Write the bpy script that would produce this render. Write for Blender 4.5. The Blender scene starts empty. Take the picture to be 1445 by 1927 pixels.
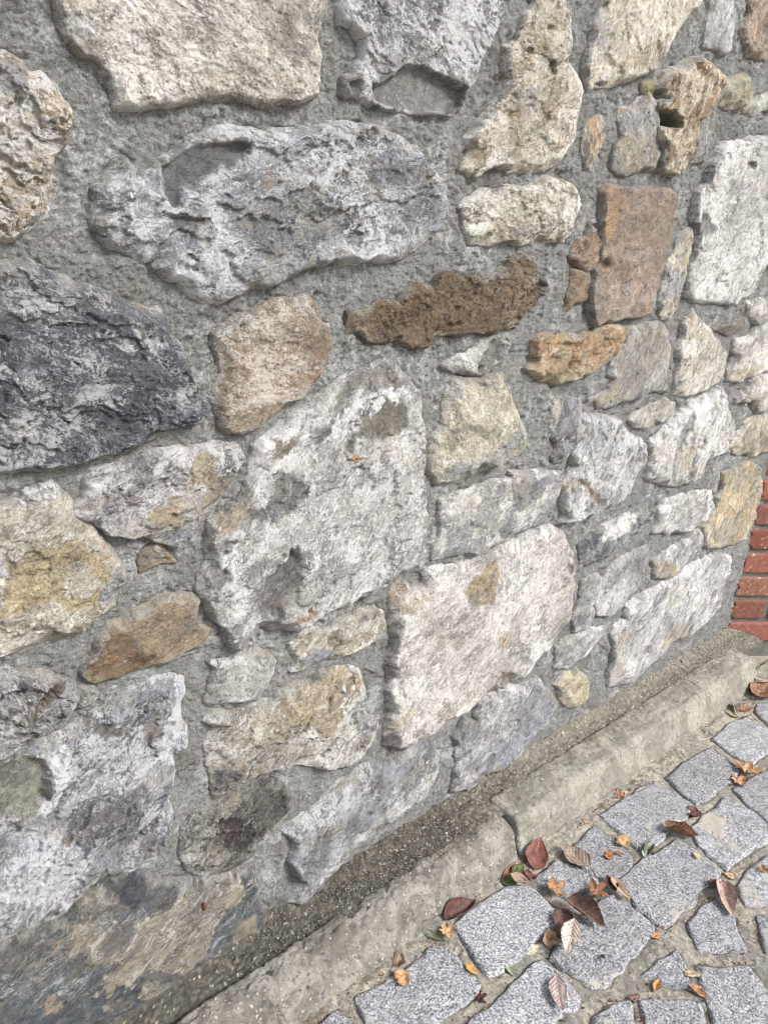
import bpy, math, random
import numpy as np
from mathutils import Vector, Matrix

# ------------------------------------------------------------------ camera, sky, sun
scene = bpy.context.scene
F, CX, CY = 1447.0, 722.5, 963.5            # focal length and centre of the photograph in its own pixels
D, H = 0.80, 1.178                          # camera: metres in front of the wall, metres above the setts
AX = np.array([2520-CX, 490-CY, F]); AX /= np.linalg.norm(AX)      # along the wall
DN = np.array([-221, 3586, 1447.0]); DN /= np.linalg.norm(DN)      # straight down
DN -= AX*(DN@AX); DN /= np.linalg.norm(DN)
AN = np.cross(AX, DN)                                              # into the wall
cam_data = bpy.data.cameras.new('camera'); cam = bpy.data.objects.new('camera', cam_data)
scene.collection.objects.link(cam); scene.camera = cam
cam_data.sensor_width = 36; cam_data.sensor_fit = 'HORIZONTAL'; cam_data.lens = 36*F/1445
cam_data.clip_start = 0.01; cam_data.clip_end = 500
def c2w(v):                                  # photograph-camera axes (x right, y down, z forward) to world
    v = np.asarray(v, float); return Vector((v@AX, v@AN, -(v@DN)))
R3 = Matrix((c2w((1,0,0)), c2w((0,-1,0)), c2w((0,0,-1)))).transposed()
cam.matrix_world = Matrix.Translation((0,-D,H)) @ R3.to_4x4()

SUN_EL, SUN_AZ = 42, 26                      # degrees; azimuth from straight out of the wall towards the right
w = bpy.data.worlds.new('World'); scene.world = w; w.use_nodes = True
nt = w.node_tree; bg = nt.nodes['Background']
sky = nt.nodes.new('ShaderNodeTexSky'); sky.sky_type = 'NISHITA'; sky.sun_disc = False
sky.sun_elevation = math.radians(SUN_EL); sky.sun_rotation = math.radians(180-SUN_AZ)
sky.dust_density = 3.0; sky.ozone_density = 0.6
hs = nt.nodes.new('ShaderNodeHueSaturation'); hs.inputs['Saturation'].default_value = 0.68
nt.links.new(sky.outputs[0], hs.inputs['Color']); nt.links.new(hs.outputs[0], bg.inputs[0])
bg.inputs[1].default_value = 0.13
sd_ = bpy.data.lights.new('sun', 'SUN'); sun = bpy.data.objects.new('sun', sd_); scene.collection.objects.link(sun)
sd_.energy = 2.3; sd_.angle = math.radians(16); sd_.color = (1.0, 0.98, 0.955)
ce, az = math.cos(math.radians(SUN_EL)), math.radians(SUN_AZ)
sun_from = Vector((math.sin(az)*ce, -math.cos(az)*ce, math.sin(math.radians(SUN_EL))))
sun.rotation_euler = sun_from.to_track_quat('Z', 'Y').to_euler()
scene.view_settings.view_transform = 'Standard'; scene.view_settings.look = 'None'
scene.view_settings.exposure = 0.92
scene.cycles.filter_width = 0.9

# ------------------------------------------------------------------ from the traced outlines to places
TO = {1:(0,0),2:(480,0),3:(945,0),4:(0,480),5:(480,480),6:(945,480),7:(0,960),8:(480,960),9:(945,960),10:(0,1427),11:(480,1427),12:(945,1427)}
def trace(s):
    out = []; t = 1
    for k in s.split():
        if ':' in k: t, k = k.split(':'); t = int(t)
        if not k: continue
        a, b = k.split(','); out.append((TO[t][0]+float(a)/2.89, TO[t][1]+float(b)/2.89))
    return np.array(out)
def rays(p):
    p = np.atleast_2d(p); return np.stack([p[:,0]-CX, p[:,1]-CY, np.full(len(p), F)], 1)
def on_wall(p, off=0.0):                     # -> x, z on the plane y = -off
    r = rays(p); q = r*((D-off)/(r@AN))[:,None]; return np.stack([q@AX, H-q@DN], 1)
def on_ground(p, z=0.0):                     # -> x, y on the plane z
    r = rays(p); q = r*((H-z)/(r@DN))[:,None]; return np.stack([q@AX, q@AN-D], 1)
def depth_of(x, y, z): return abs(x*AX[2] + (y+D)*AN[2] + (H-z)*DN[2])

# ------------------------------------------------------------------ noise
def _h(ix, iy, seed):
    n = (ix.astype(np.int64)*374761393 + iy.astype(np.int64)*668265263 + seed*974711) & 0xffffffff
    n = ((n ^ (n >> 13))*1274126177) & 0xffffffff
    n = ((n ^ (n >> 15))*2246822519) & 0xffffffff
    return ((n ^ (n >> 16)) & 0xffff)/65535.0
def perlin(x, y, seed=0):
    x0 = np.floor(x); y0 = np.floor(y); fx = x-x0; fy = y-y0
    u = fx*fx*fx*(fx*(fx*6-15)+10); v = fy*fy*fy*(fy*(fy*6-15)+10)
    r = 0
    for dx in (0,1):
        for dy in (0,1):
            a = _h(x0+dx, y0+dy, seed)*6.2831853
            g = np.cos(a)*(fx-dx)+np.sin(a)*(fy-dy)
            r = r + g*(u if dx else 1-u)*(v if dy else 1-v)
    return r*1.5
def fbm(x, y, seed=0, octv=4, gain=0.5):
    r = 0; a = 1; t = 0
    for k in range(octv):
        r = r+a*perlin(x, y, seed+k*17); t += a; a *= gain; x = x*2.03+11.3; y = y*2.03-7.1
    return r/t*1.3
def ridged(x, y, seed=0, octv=4, gain=0.5):
    r = 0; a = 1; t = 0
    for k in range(octv):
        r = r+a*(1-2*np.abs(perlin(x, y, seed+k*17))); t += a; a *= gain; x = x*2.03+11.3; y = y*2.03-7.1
    return r/t
def worley(x, y, seed=0):                    # distance to the nearest point, and that cell's random number
    x0 = np.floor(x); y0 = np.floor(y); best = np.full(x.shape, 9.0); rid = np.zeros(x.shape)
    for dx in (-1,0,1):
        for dy in (-1,0,1):
            cx, cy = x0+dx, y0+dy
            d = np.hypot(cx+_h(cx,cy,seed)-x, cy+_h(cx,cy,seed+5)-y)
            m = d < best; best = np.where(m, d, best); rid = np.where(m, _h(cx,cy,seed+9), rid)
    return best, rid
def sstep(a, b, x):
    t = np.clip((x-a)/(b-a), 0, 1); return t*t*(3-2*t)
def sdist(px, py, poly):                     # signed distance to a polygon, positive inside
    best = np.full(px.shape, 1e9); ins = np.zeros(px.shape, bool); n = len(poly)
    for i in range(n):
        ax, ay = poly[i]; bx, by = poly[(i+1) % n]
        ex, ey = bx-ax, by-ay; L = ex*ex+ey*ey+1e-12
        t = np.clip(((px-ax)*ex+(py-ay)*ey)/L, 0, 1)
        best = np.minimum(best, (px-ax-t*ex)**2+(py-ay-t*ey)**2)
        if ay != by: ins ^= ((ay > py) != (by > py)) & (px < (bx-ax)*(py-ay)/(by-ay)+ax)
    best = np.sqrt(best); return np.where(ins, best, -best)

# ------------------------------------------------------------------ objects
def mesh_obj(name, co, faces, mat, parent=None, loc=(0,0,0), attrs=None, smooth=True):
    """faces: (n,4) or (n,3) array of indices; co in world metres, loc the object's own origin"""
    loc = np.array(loc, float); me = bpy.data.meshes.new(name)
    co = np.asarray(co, np.float32)-loc.astype(np.float32); faces = np.asarray(faces, np.int32); k = faces.shape[1]
    me.vertices.add(len(co)); me.vertices.foreach_set('co', co.ravel())
    me.loops.add(faces.size); me.loops.foreach_set('vertex_index', faces.ravel())
    me.polygons.add(len(faces)); me.polygons.foreach_set('loop_start', np.arange(0, faces.size, k, dtype=np.int32))
    me.polygons.foreach_set('loop_total', np.full(len(faces), k, np.int32))
    me.update(calc_edges=True)
    me.polygons.foreach_set('use_smooth', np.full(len(faces), smooth))
    for an, (ty, arr) in (attrs or {}).items():
        a = me.attributes.new(an, ty, 'POINT')
        a.data.foreach_set('color' if ty == 'FLOAT_COLOR' else 'vector' if ty == 'FLOAT_VECTOR' else 'value', np.asarray(arr, np.float32).ravel())
    me.materials.append(mat)
    o = bpy.data.objects.new(name, me); scene.collection.objects.link(o)
    if parent: o.parent = parent; o.location = Vector(loc)-parent.location
    else: o.location = loc
    return o
def empty(name, loc):
    o = bpy.data.objects.new(name, None); scene.collection.objects.link(o); o.location = loc; o.empty_display_size = .1; return o
def tag(o, label=None, cat=None, group=None, kind=None):
    if label: o['label'] = label
    if cat: o['category'] = cat
    if group: o['group'] = group
    if kind: o['kind'] = kind
    return o
def rgba(c): return np.concatenate([c, np.ones((len(c),1))], 1)
def grid_faces(keep):                        # quads of a grid whose four corners are kept; returns vertex selection and faces
    q = keep[:-1,:-1] & keep[1:,:-1] & keep[1:,1:] & keep[:-1,1:]
    used = np.zeros_like(keep); used[:-1,:-1] |= q; used[1:,:-1] |= q; used[1:,1:] |= q; used[:-1,1:] |= q
    idx = -np.ones(keep.shape, np.int64); idx[used] = np.arange(used.sum())
    a = idx[:-1,:-1][q]; b = idx[1:,:-1][q]; c = idx[1:,1:][q]; d = idx[:-1,1:][q]
    return used, np.stack([a,b,c,d], 1)

# ------------------------------------------------------------------ materials
class NT:
    def __init__(s, name):
        s.m = bpy.data.materials.new(name); s.m.use_nodes = True; s.t = s.m.node_tree; s.b = s.t.nodes['Principled BSDF']
        s.b.inputs['Roughness'].default_value = .85; s.b.inputs['Specular IOR Level'].default_value = .3
    def n(s, ty, **kw):
        x = s.t.nodes.new(ty)
        for k, v in kw.items():
            if k[0] == '_': setattr(x, k[1:], v)
            else: s.put(x.inputs[int(k[1:]) if k[0] == 'i' and k[1:].isdigit() else k.replace('__', ' ')], v)
        return x
    def put(s, sock, v):
        if isinstance(v, bpy.types.NodeSocket): s.t.links.new(v, sock)
        elif isinstance(v, (tuple, list)) and sock.type == 'RGBA': sock.default_value = (*v, 1) if len(v) == 3 else v
        else: sock.default_value = v
    def attr(s, name): return s.n('ShaderNodeAttribute', _attribute_name=name)
    def obj(s): return s.n('ShaderNodeTexCoord').outputs['Object']
    def geo(s): return s.n('ShaderNodeNewGeometry').outputs['Position']
    def noise(s, vec, scale, det=6, rough=.6, dist=0.0):
        return s.n('ShaderNodeTexNoise', Vector=vec, Scale=scale, Detail=det, Roughness=rough, Distortion=dist).outputs['Fac']
    def vor(s, vec, scale, out='Distance', feat='F1'):
        return s.n('ShaderNodeTexVoronoi', _feature=feat, Vector=vec, Scale=scale).outputs[out]
    def mth(s, op, a, b=0.0, c=0.0, clamp=False):
        return s.n('ShaderNodeMath', _operation=op, _use_clamp=clamp, i0=a, i1=b, i2=c).outputs[0]
    def ss(s, x, a, b):
        return s.n('ShaderNodeMapRange', _interpolation_type='SMOOTHSTEP', Value=x, i1=a, i2=b).outputs[0]
    def mix(s, f, a, b, mode='MIX'):
        x = s.n('ShaderNodeMix', _data_type='RGBA', _blend_type=mode)
        s.put(x.inputs[0], f); s.put(x.inputs[6], a); s.put(x.inputs[7], b); return x.outputs[2]
    def bump(s, h, dist, strength=1.0, prev=None):
        x = s.n('ShaderNodeBump', Height=h, Distance=dist, Strength=strength)
        if prev is not None: s.put(x.inputs['Normal'], prev)
        return x.outputs[0]
    def out(s, col, nrm=None, rough=None):
        s.put(s.b.inputs['Base Color'], col)
        if nrm is not None: s.put(s.b.inputs['Normal'], nrm)
        if rough is not None: s.put(s.b.inputs['Roughness'], rough)
        return s.m

def mat_stone():
    # col / col2: the two body colours; prm = (share of lime white, share of dark flecks, share of the second colour); tc: bedding-aligned coordinates
    s = NT('rubble_stone'); tc = s.attr('tc').outputs['Vector']; g = s.geo()
    prm = s.n('ShaderNodeSeparateColor', Color=s.attr('prm').outputs['Color'])
    col = s.attr('col').outputs['Color']; col2 = s.attr('col2').outputs['Color']
    n1 = s.noise(tc, 26, 12, .70, .8); n2 = s.noise(g, 95, 10, .75, .5); n3 = s.noise(tc, 520, 5, .8); n2c = s.mth('SUBTRACT', n2, .5)
    m2 = s.ss(s.mth('ADD', s.mth('ADD', n1, prm.outputs['Blue']), s.mth('MULTIPLY', n2c, .45)), .925, .985)
    base = s.mix(m2, col, col2)
    # bedding streaks
    stv = s.n('ShaderNodeMapping', Vector=tc, Scale=(1.0, 1.6, 1.0)).outputs[0]
    n8 = s.noise(stv, 34, 8, .72, 1.0)
    grain = s.mth('ADD', s.mth('MULTIPLY', s.mth('SUBTRACT', n3, .5), 2.3), s.mth('MULTIPLY', n2c, 2.2))
    grain = s.mth('ADD', grain, s.mth('ADD', 1.0, s.mth('MULTIPLY', s.mth('SUBTRACT', n8, .5), 1.5)))
    grain = s.mth('ADD', grain, s.mth('MULTIPLY', s.mth('SUBTRACT', s.noise(g, 48, 9, .74, .9), .5), 1.6))
    grain = s.mth('MAXIMUM', grain, .22)
    base = s.mix(1.0, base, s.n('ShaderNodeCombineColor', Red=grain, Green=grain, Blue=grain).outputs[0], 'MULTIPLY')
    # films of blue grey and of tan, fracture lines
    nf = s.noise(s.n('ShaderNodeVectorMath', _operation='ADD', i0=tc, i1=(1.9,6.3,2.4)).outputs[0], 13, 12, .72, 1.4)
    base = s.mix(s.mth('MULTIPLY', s.ss(s.mth('ADD', nf, s.mth('MULTIPLY', n2c, .4)), .545, .60), .55), base, s.mix(.55, base, (.20,.205,.225)))
    lum = s.ss(s.n('ShaderNodeSeparateColor', Color=col).outputs['Red'], .08, .28)
    base = s.mix(s.mth('MULTIPLY', s.mth('MULTIPLY', s.ss(s.mth('ADD', nf, s.mth('MULTIPLY', n2c, .4)), .47, .42), lum), .62), base, s.mix(.5, base, (.52,.46,.36)))
    # ochre iron film in a few places
    n4 = s.noise(s.n('ShaderNodeVectorMath', _operation='ADD', i0=tc, i1=(3.1,1.7,0.4)).outputs[0], 17, 12, .75, 1.2)
    base = s.mix(s.mth('MULTIPLY', s.ss(s.mth('ADD', n4, s.mth('MULTIPLY', n2c, .4)), .59, .66), s.mth('ADD', .06, s.mth('MULTIPLY', lum, .46))), base, (.36,.235,.11))
    # lime bloom and calcite threads
    tc2 = s.n('ShaderNodeVectorMath', _operation='ADD', i0=tc, i1=(7.3,2.2,5.4)).outputs[0]
    n5 = s.noise(tc2, 34, 14, .78, 1.1)
    n6 = s.noise(g, 300, 8, .8, .6)
    wsum = s.mth('ADD', s.mth('ADD', n5, prm.outputs['Red']), s.mth('MULTIPLY', s.mth('SUBTRACT', n6, .5), .75))
    wm = s.ss(wsum, .965, 1.0)
    nv = s.noise(s.n('ShaderNodeMapping', Vector=tc2, Scale=(1.0, 1.8, 1.0)).outputs[0], 24, 7, .68, 1.6)
    vein = s.mth('MULTIPLY', s.ss(s.mth('ABSOLUTE', s.mth('SUBTRACT', nv, .5)), .016, .004), s.ss(wsum, .83, .91))
    spk = s.mth('MULTIPLY', s.ss(n6, .58, .61), s.ss(wsum, .86, .95))
    wm = s.mth('MAXIMUM', wm, s.mth('MAXIMUM', s.mth('MULTIPLY', vein, .9), s.mth('MULTIPLY', spk, .8)))
    wcol = s.mix(s.mth('MULTIPLY', s.ss(n1, .4, .6), .6), (.82,.835,.85), (.66,.66,.645))
    wcol = s.mix(.45, wcol, s.mix(1.0, col, (1.55,1.55,1.55), 'MULTIPLY'))
    base = s.mix(s.mth('MULTIPLY', wm, .86), base, wcol)
    # dark flecks and pits
    n7 = s.noise(g, 330, 5, .8, .3)
    fm = s.ss(s.mth('ADD', n7, prm.outputs['Green']), .70, .745)
    crk = s.mth('MULTIPLY', s.ss(s.mth('ABSOLUTE', s.mth('SUBTRACT', s.noise(stv, 11, 6, .6, 1.3), .5)), .0075, .0015), s.ss(nf, .44, .52))
    fm = s.mth('MAXIMUM', fm, crk)
    base = s.mix(s.mth('MULTIPLY', fm, .72), base, (.075,.068,.06))
    h = s.mth('ADD', s.mth('MULTIPLY', n2, 1.0), s.mth('ADD', s.noise(tc, 130, 10, .78, .9), s.mth('MULTIPLY', n8, .8)))
    h = s.mth('SUBTRACT', h, s.mth('MULTIPLY', fm, .25)); h = s.mth('ADD', h, s.mth('MULTIPLY', wm, .07))
    nb = s.bump(h, .009, .9); nb = s.bump(n3, .0022, .9, nb)
    return s.out(base, nb, s.mth('ADD', .62, s.mth('MULTIPLY', n2, .3)))

def mat_mortar(name='mortar', a=(.325,.33,.315), b=(.48,.49,.485), c=(.205,.20,.178)):
    s = NT(name); g = s.geo()
    n1 = s.noise(g, 9, 12, .70, .6); n2 = s.noise(g, 70, 10, .76, .3); n3 = s.noise(g, 560, 5, .8); n2c = s.mth('SUBTRACT', n2, .5)
    vo = s.vor(g, 420)
    base = s.mix(s.ss(s.mth('ADD', n1, s.mth('MULTIPLY', n2c, .5)), .52, .62), a, b)
    base = s.mix(s.mth('MULTIPLY', s.ss(s.mth('ADD', s.noise(g, 6.5, 10, .7, .9), s.mth('MULTIPLY', n2c, .4)), .54, .66), .65), base, c)
    gr = s.mth('ADD', s.mth('ADD', s.mth('MULTIPLY', s.mth('SUBTRACT', n3, .5), 2.6), s.mth('MULTIPLY', n2c, 1.7)), 1.0)
    base = s.mix(1.0, base, s.n('ShaderNodeCombineColor', Red=gr, Green=gr, Blue=gr).outputs[0], 'MULTIPLY')
    base = s.mix(s.mth('MULTIPLY', s.ss(s.noise(g, 700, 2, .5), .66, .70), .5), base, (.52,.51,.47))
    # crumb shaped pores and short cracks
    gate = s.ss(s.noise(g, 22, 8, .7, .4), .40, .52)
    ck = s.mth('MULTIPLY', s.ss(s.mth('ABSOLUTE', s.mth('SUBTRACT', s.noise(s.n('ShaderNodeMapping', Vector=g, Scale=(1.0,1.0,1.5)).outputs[0], 105, 5, .7, 1.3), .5)), .034, .010), gate)
    dk = s.mth('MAXIMUM', s.ss(s.noise(g, 230, 6, .8, 1.0), .575, .64), s.mth('MULTIPLY', ck, .8))
    base = s.mix(s.mth('MULTIPLY', dk, .50), base, (.075,.073,.063))
    h = s.mth('ADD', s.mth('MULTIPLY', n2, .8), s.mth('ADD', s.noise(g, 190, 8, .8, 1.2), s.mth('MULTIPLY', vo, -.3)))
    nb = s.bump(s.mth('SUBTRACT', h, s.mth('MULTIPLY', dk, .35)), .0085, .95); nb = s.bump(n3, .0016, .9, nb)
    return s.out(base, nb, .93)

def mat_granite():
    s = NT('granite'); g = s.geo(); at = s.n('ShaderNodeSeparateColor', Color=s.attr('prm').outputs['Color'])
    v = s.n('ShaderNodeTexVoronoi', Vector=g, Scale=820.0); r = s.n('ShaderNodeSeparateColor', Color=v.outputs['Color']).outputs['Red']
    v2 = s.n('ShaderNodeTexVoronoi', Vector=g, Scale=430.0); r2 = s.n('ShaderNodeSeparateColor', Color=v2.outputs['Color']).outputs['Red']
    x = s.mth('ADD', s.mth('MULTIPLY', r, .62), s.mth('MULTIPLY', r2, .38)); x = s.mth('ADD', x, s.mth('MULTIPLY', s.mth('SUBTRACT', s.noise(g, 900, 4, .7), .5), .5))
    ra = s.n('ShaderNodeValToRGB', Fac=x); e = ra.color_ramp.elements
    e[0].position = .22; e[0].color = (.045,.048,.056,1); e[1].position = .78; e[1].color = (.66,.67,.69,1)
    for p, c in ((.38,(.18,.188,.205,1)),(.52,(.29,.297,.312,1)),(.63,(.42,.427,.44,1))): k = e.new(p); k.color = c
    sm = s.noise(g, 30, 10, .7, .5)
    tone = s.mth('ADD', .35, s.mth('MULTIPLY', sm, 1.25))
    base = s.mix(1.0, ra.outputs[0], s.n('ShaderNodeCombineColor', Red=tone, Green=tone, Blue=tone).outputs[0], 'MULTIPLY')
    base = s.mix(1.0, base, s.n('ShaderNodeCombineColor', Red=at.outputs['Green'], Green=at.outputs['Green'], Blue=at.outputs['Green']).outputs[0], 'MULTIPLY')
    base = s.mix(s.mth('MULTIPLY', s.ss(s.noise(g, 42, 12, .76, .9), .54, .62), .45), base, (.42,.40,.36))
    base = s.mix(s.mth('MULTIPLY', s.ss(s.noise(g, 19, 10, .72, .9), .56, .66), .4), base, (.17,.165,.155))
    n5 = s.noise(g, 75, 12, .75, .8)
    m = s.ss(s.mth('ADD', n5, at.outputs['Red']), .94, 1.02)
    base = s.mix(s.mth('MULTIPLY', m, .85), base, s.mix(s.noise(g, 300, 4, .6), (.36,.33,.27), (.58,.54,.46)))
    nb = s.bump(s.noise(g, 60, 8, .7), .006, .7); nb = s.bump(x, .0014, .8, nb)
    return s.out(base, nb, .7)

def mat_concrete(name, a, b, peb=0.0, stain=(.16,.14,.10)):
    s = NT(name); g = s.geo()
    n1 = s.noise(g, 14, 12, .68, .7); n2 = s.noise(g, 120, 8, .7, .3); n3 = s.noise(g, 600, 5, .75)
    base = s.mix(s.ss(n1, .42, .62), a, b)
    base = s.mix(s.mth('MULTIPLY', s.ss(s.noise(g, 8, 12, .72, 1.0), .54, .68), .55), base, stain)
    gr = s.mth('ADD', s.mth('ADD', s.mth('MULTIPLY', s.mth('SUBTRACT', n3, .5), .9), s.mth('MULTIPLY', s.mth('SUBTRACT', n2, .5), .7)), 1.0)
    base = s.mix(1.0, base, s.n('ShaderNodeCombineColor', Red=gr, Green=gr, Blue=gr).outputs[0], 'MULTIPLY')
    v = s.n('ShaderNodeTexVoronoi', Vector=s.n('ShaderNodeVectorMath', _operation='ADD', i0=g, i1=s.n('ShaderNodeVectorMath', _operation='SCALE', i0=s.n('ShaderNodeTexNoise', Vector=g, Scale=90.0).outputs['Color'], Scale=.006).outputs[0]).outputs[0], Scale=150.0)
    cr = s.n('ShaderNodeSeparateColor', Color=v.outputs['Color'])
    pm = s.mth('MULTIPLY', s.ss(v.outputs['Distance'], .42, .30), s.ss(s.mth('ADD', cr.outputs['Red'], s.mth('MULTIPLY', s.mth('SUBTRACT', n1, .5), 1.2)), .99-peb*.5, 1.03-peb*.5))
    base = s.mix(s.mth('MULTIPLY', pm, .85), base, s.mix(cr.outputs['Green'], (.09,.10,.12), (.50,.47,.42)))
    yy = s.n('ShaderNodeSeparateXYZ', Vector=g).outputs['Y']    # grime and algae gathered along the wall side of the top
    gm_ = s.mth('MULTIPLY', s.ss(yy, -.105, -.060), s.ss(s.mth('ADD', s.noise(g, 26, 10, .76, .8), s.mth('MULTIPLY', s.mth('SUBTRACT', n2, .5), .6)), .47, .58))
    base = s.mix(s.mth('MULTIPLY', gm_, .55), base, (.125,.115,.075))
    pit = s.ss(s.noise(g, 240, 6, .75), .63, .70)
    base = s.mix(s.mth('MULTIPLY', pit, .7), base, (.08,.07,.055))
    h = s.mth('ADD', s.mth('SUBTRACT', n2, s.mth('MULTIPLY', pit, .7)), s.mth('MULTIPLY', pm, .4))
    nb = s.bump(h, .003+.003*peb, .8); nb = s.bump(n3, .0008, .8, nb)
    return s.out(base, nb, .9)

def mat_attr(name, grain=.5, bump=.0006, scale=350, rough=.75, trans=0.0):
    s = NT(name); g = s.obj(); n = s.noise(g, scale, 6, .7); n2 = s.noise(g, scale/5, 6, .65, .5)
    gr = s.mth('ADD', s.mth('ADD', s.mth('MULTIPLY', s.mth('SUBTRACT', n, .5), grain), s.mth('MULTIPLY', s.mth('SUBTRACT', n2, .5), grain*1.6)), 1.0)
    base = s.mix(1.0, s.attr('col').outputs['Color'], s.n('ShaderNodeCombineColor', Red=gr, Green=gr, Blue=gr).outputs[0], 'MULTIPLY')
    return s.out(base, s.bump(s.mth('ADD', n, n2), bump, .8), rough)

M_STONE = mat_stone(); M_MORTAR = mat_mortar()
M_GRANITE = mat_granite()
M_KERB = mat_concrete('pale_concrete', (.205,.198,.168), (.315,.305,.262), .45)
M_KERB_OLD = mat_concrete('weathered_concrete', (.14,.13,.11), (.28,.267,.235), 1.0, (.09,.08,.062))
M_JOINT = mat_concrete('sandy_jointing', (.34,.31,.25), (.44,.41,.34), .5, (.17,.145,.11))
def mat_path():
    s = NT('path_jointing'); g = s.geo(); d = s.attr('dirt').outputs['Fac']
    n1 = s.noise(g, 16, 12, .72, .7); n2 = s.noise(g, 110, 9, .78, .3); n3 = s.noise(g, 600, 5, .8); n2c = s.mth('SUBTRACT', n2, .5)
    base = s.mix(s.ss(s.mth('ADD', n1, s.mth('MULTIPLY', n2c, .5)), .47, .56), (.265,.255,.225), (.38,.355,.295))
    base = s.mix(s.mth('MULTIPLY', s.ss(s.mth('ADD', s.noise(g, 25, 10, .75, .8), s.mth('MULTIPLY', n2c, .5)), .54, .60), .6), base, (.52,.48,.385))
    gr = s.mth('ADD', s.mth('ADD', s.mth('MULTIPLY', s.mth('SUBTRACT', n3, .5), 2.2), s.mth('MULTIPLY', n2c, 2.0)), 1.0)
    base = s.mix(1.0, base, s.n('ShaderNodeCombineColor', Red=gr, Green=gr, Blue=gr).outputs[0], 'MULTIPLY')
    dm = s.ss(s.mth('ADD', d, s.mth('MULTIPLY', s.mth('SUBTRACT', n1, .5), 2.6)), .45, .75)
    base = s.mix(s.mth('MULTIPLY', dm, .8), base, s.mix(s.ss(n3, .4, .6), (.075,.06,.042), (.17,.14,.10)))
    pit = s.ss(s.noise(g, 240, 6, .8), .62, .67); base = s.mix(s.mth('MULTIPLY', pit, .7), base, (.08,.07,.05))
    nb = s.bump(s.mth('SUBTRACT', n2, s.mth('MULTIPLY', pit, .5)), .006, .9); nb = s.bump(n3, .0015, .9, nb)
    return s.out(base, nb, .9)
M_PATH = mat_path()
M_GRAVEL = mat_attr('gravel_grains', .9, .001, 500, .9)
M_BRICK = mat_attr('red_brick', .55, .0022, 260, .85)
M_LEAF = mat_attr('dry_leaf', .55, .0007, 420, .55)

# ------------------------------------------------------------------ relief stones
PAL = {  # col, col2, lime white, dark flecks, second colour share
 'gray':  ((.27,.275,.285), (.17,.175,.185), .36, .04, .42),
 'pale':  ((.40,.40,.395), (.27,.275,.285), .42, .08, .42),
 'cream': ((.47,.43,.36), (.33,.305,.265), .40, .10, .40),
 'warm':  ((.44,.39,.30), (.38,.28,.17), .36, .10, .42),
 'white': ((.52,.50,.46), (.38,.36,.33), .45, .12, .38),
 'dark':  ((.075,.080,.094), (.13,.125,.13), .30, .02, .34),
 'brown': ((.25,.165,.10), (.34,.25,.16), .28, .06, .42),
 'umber': ((.115,.083,.055), (.19,.14,.085), .22, .16, .45),
 'orange':((.37,.235,.125), (.44,.35,.23), .36, .10, .42),
 'rust':  ((.27,.195,.145), (.22,.15,.10), .14, .05, .42),
 'slate': ((.17,.175,.18), (.27,.26,.23), .30, .05, .40),
}
HS = .42; SPREAD = .0032
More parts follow.
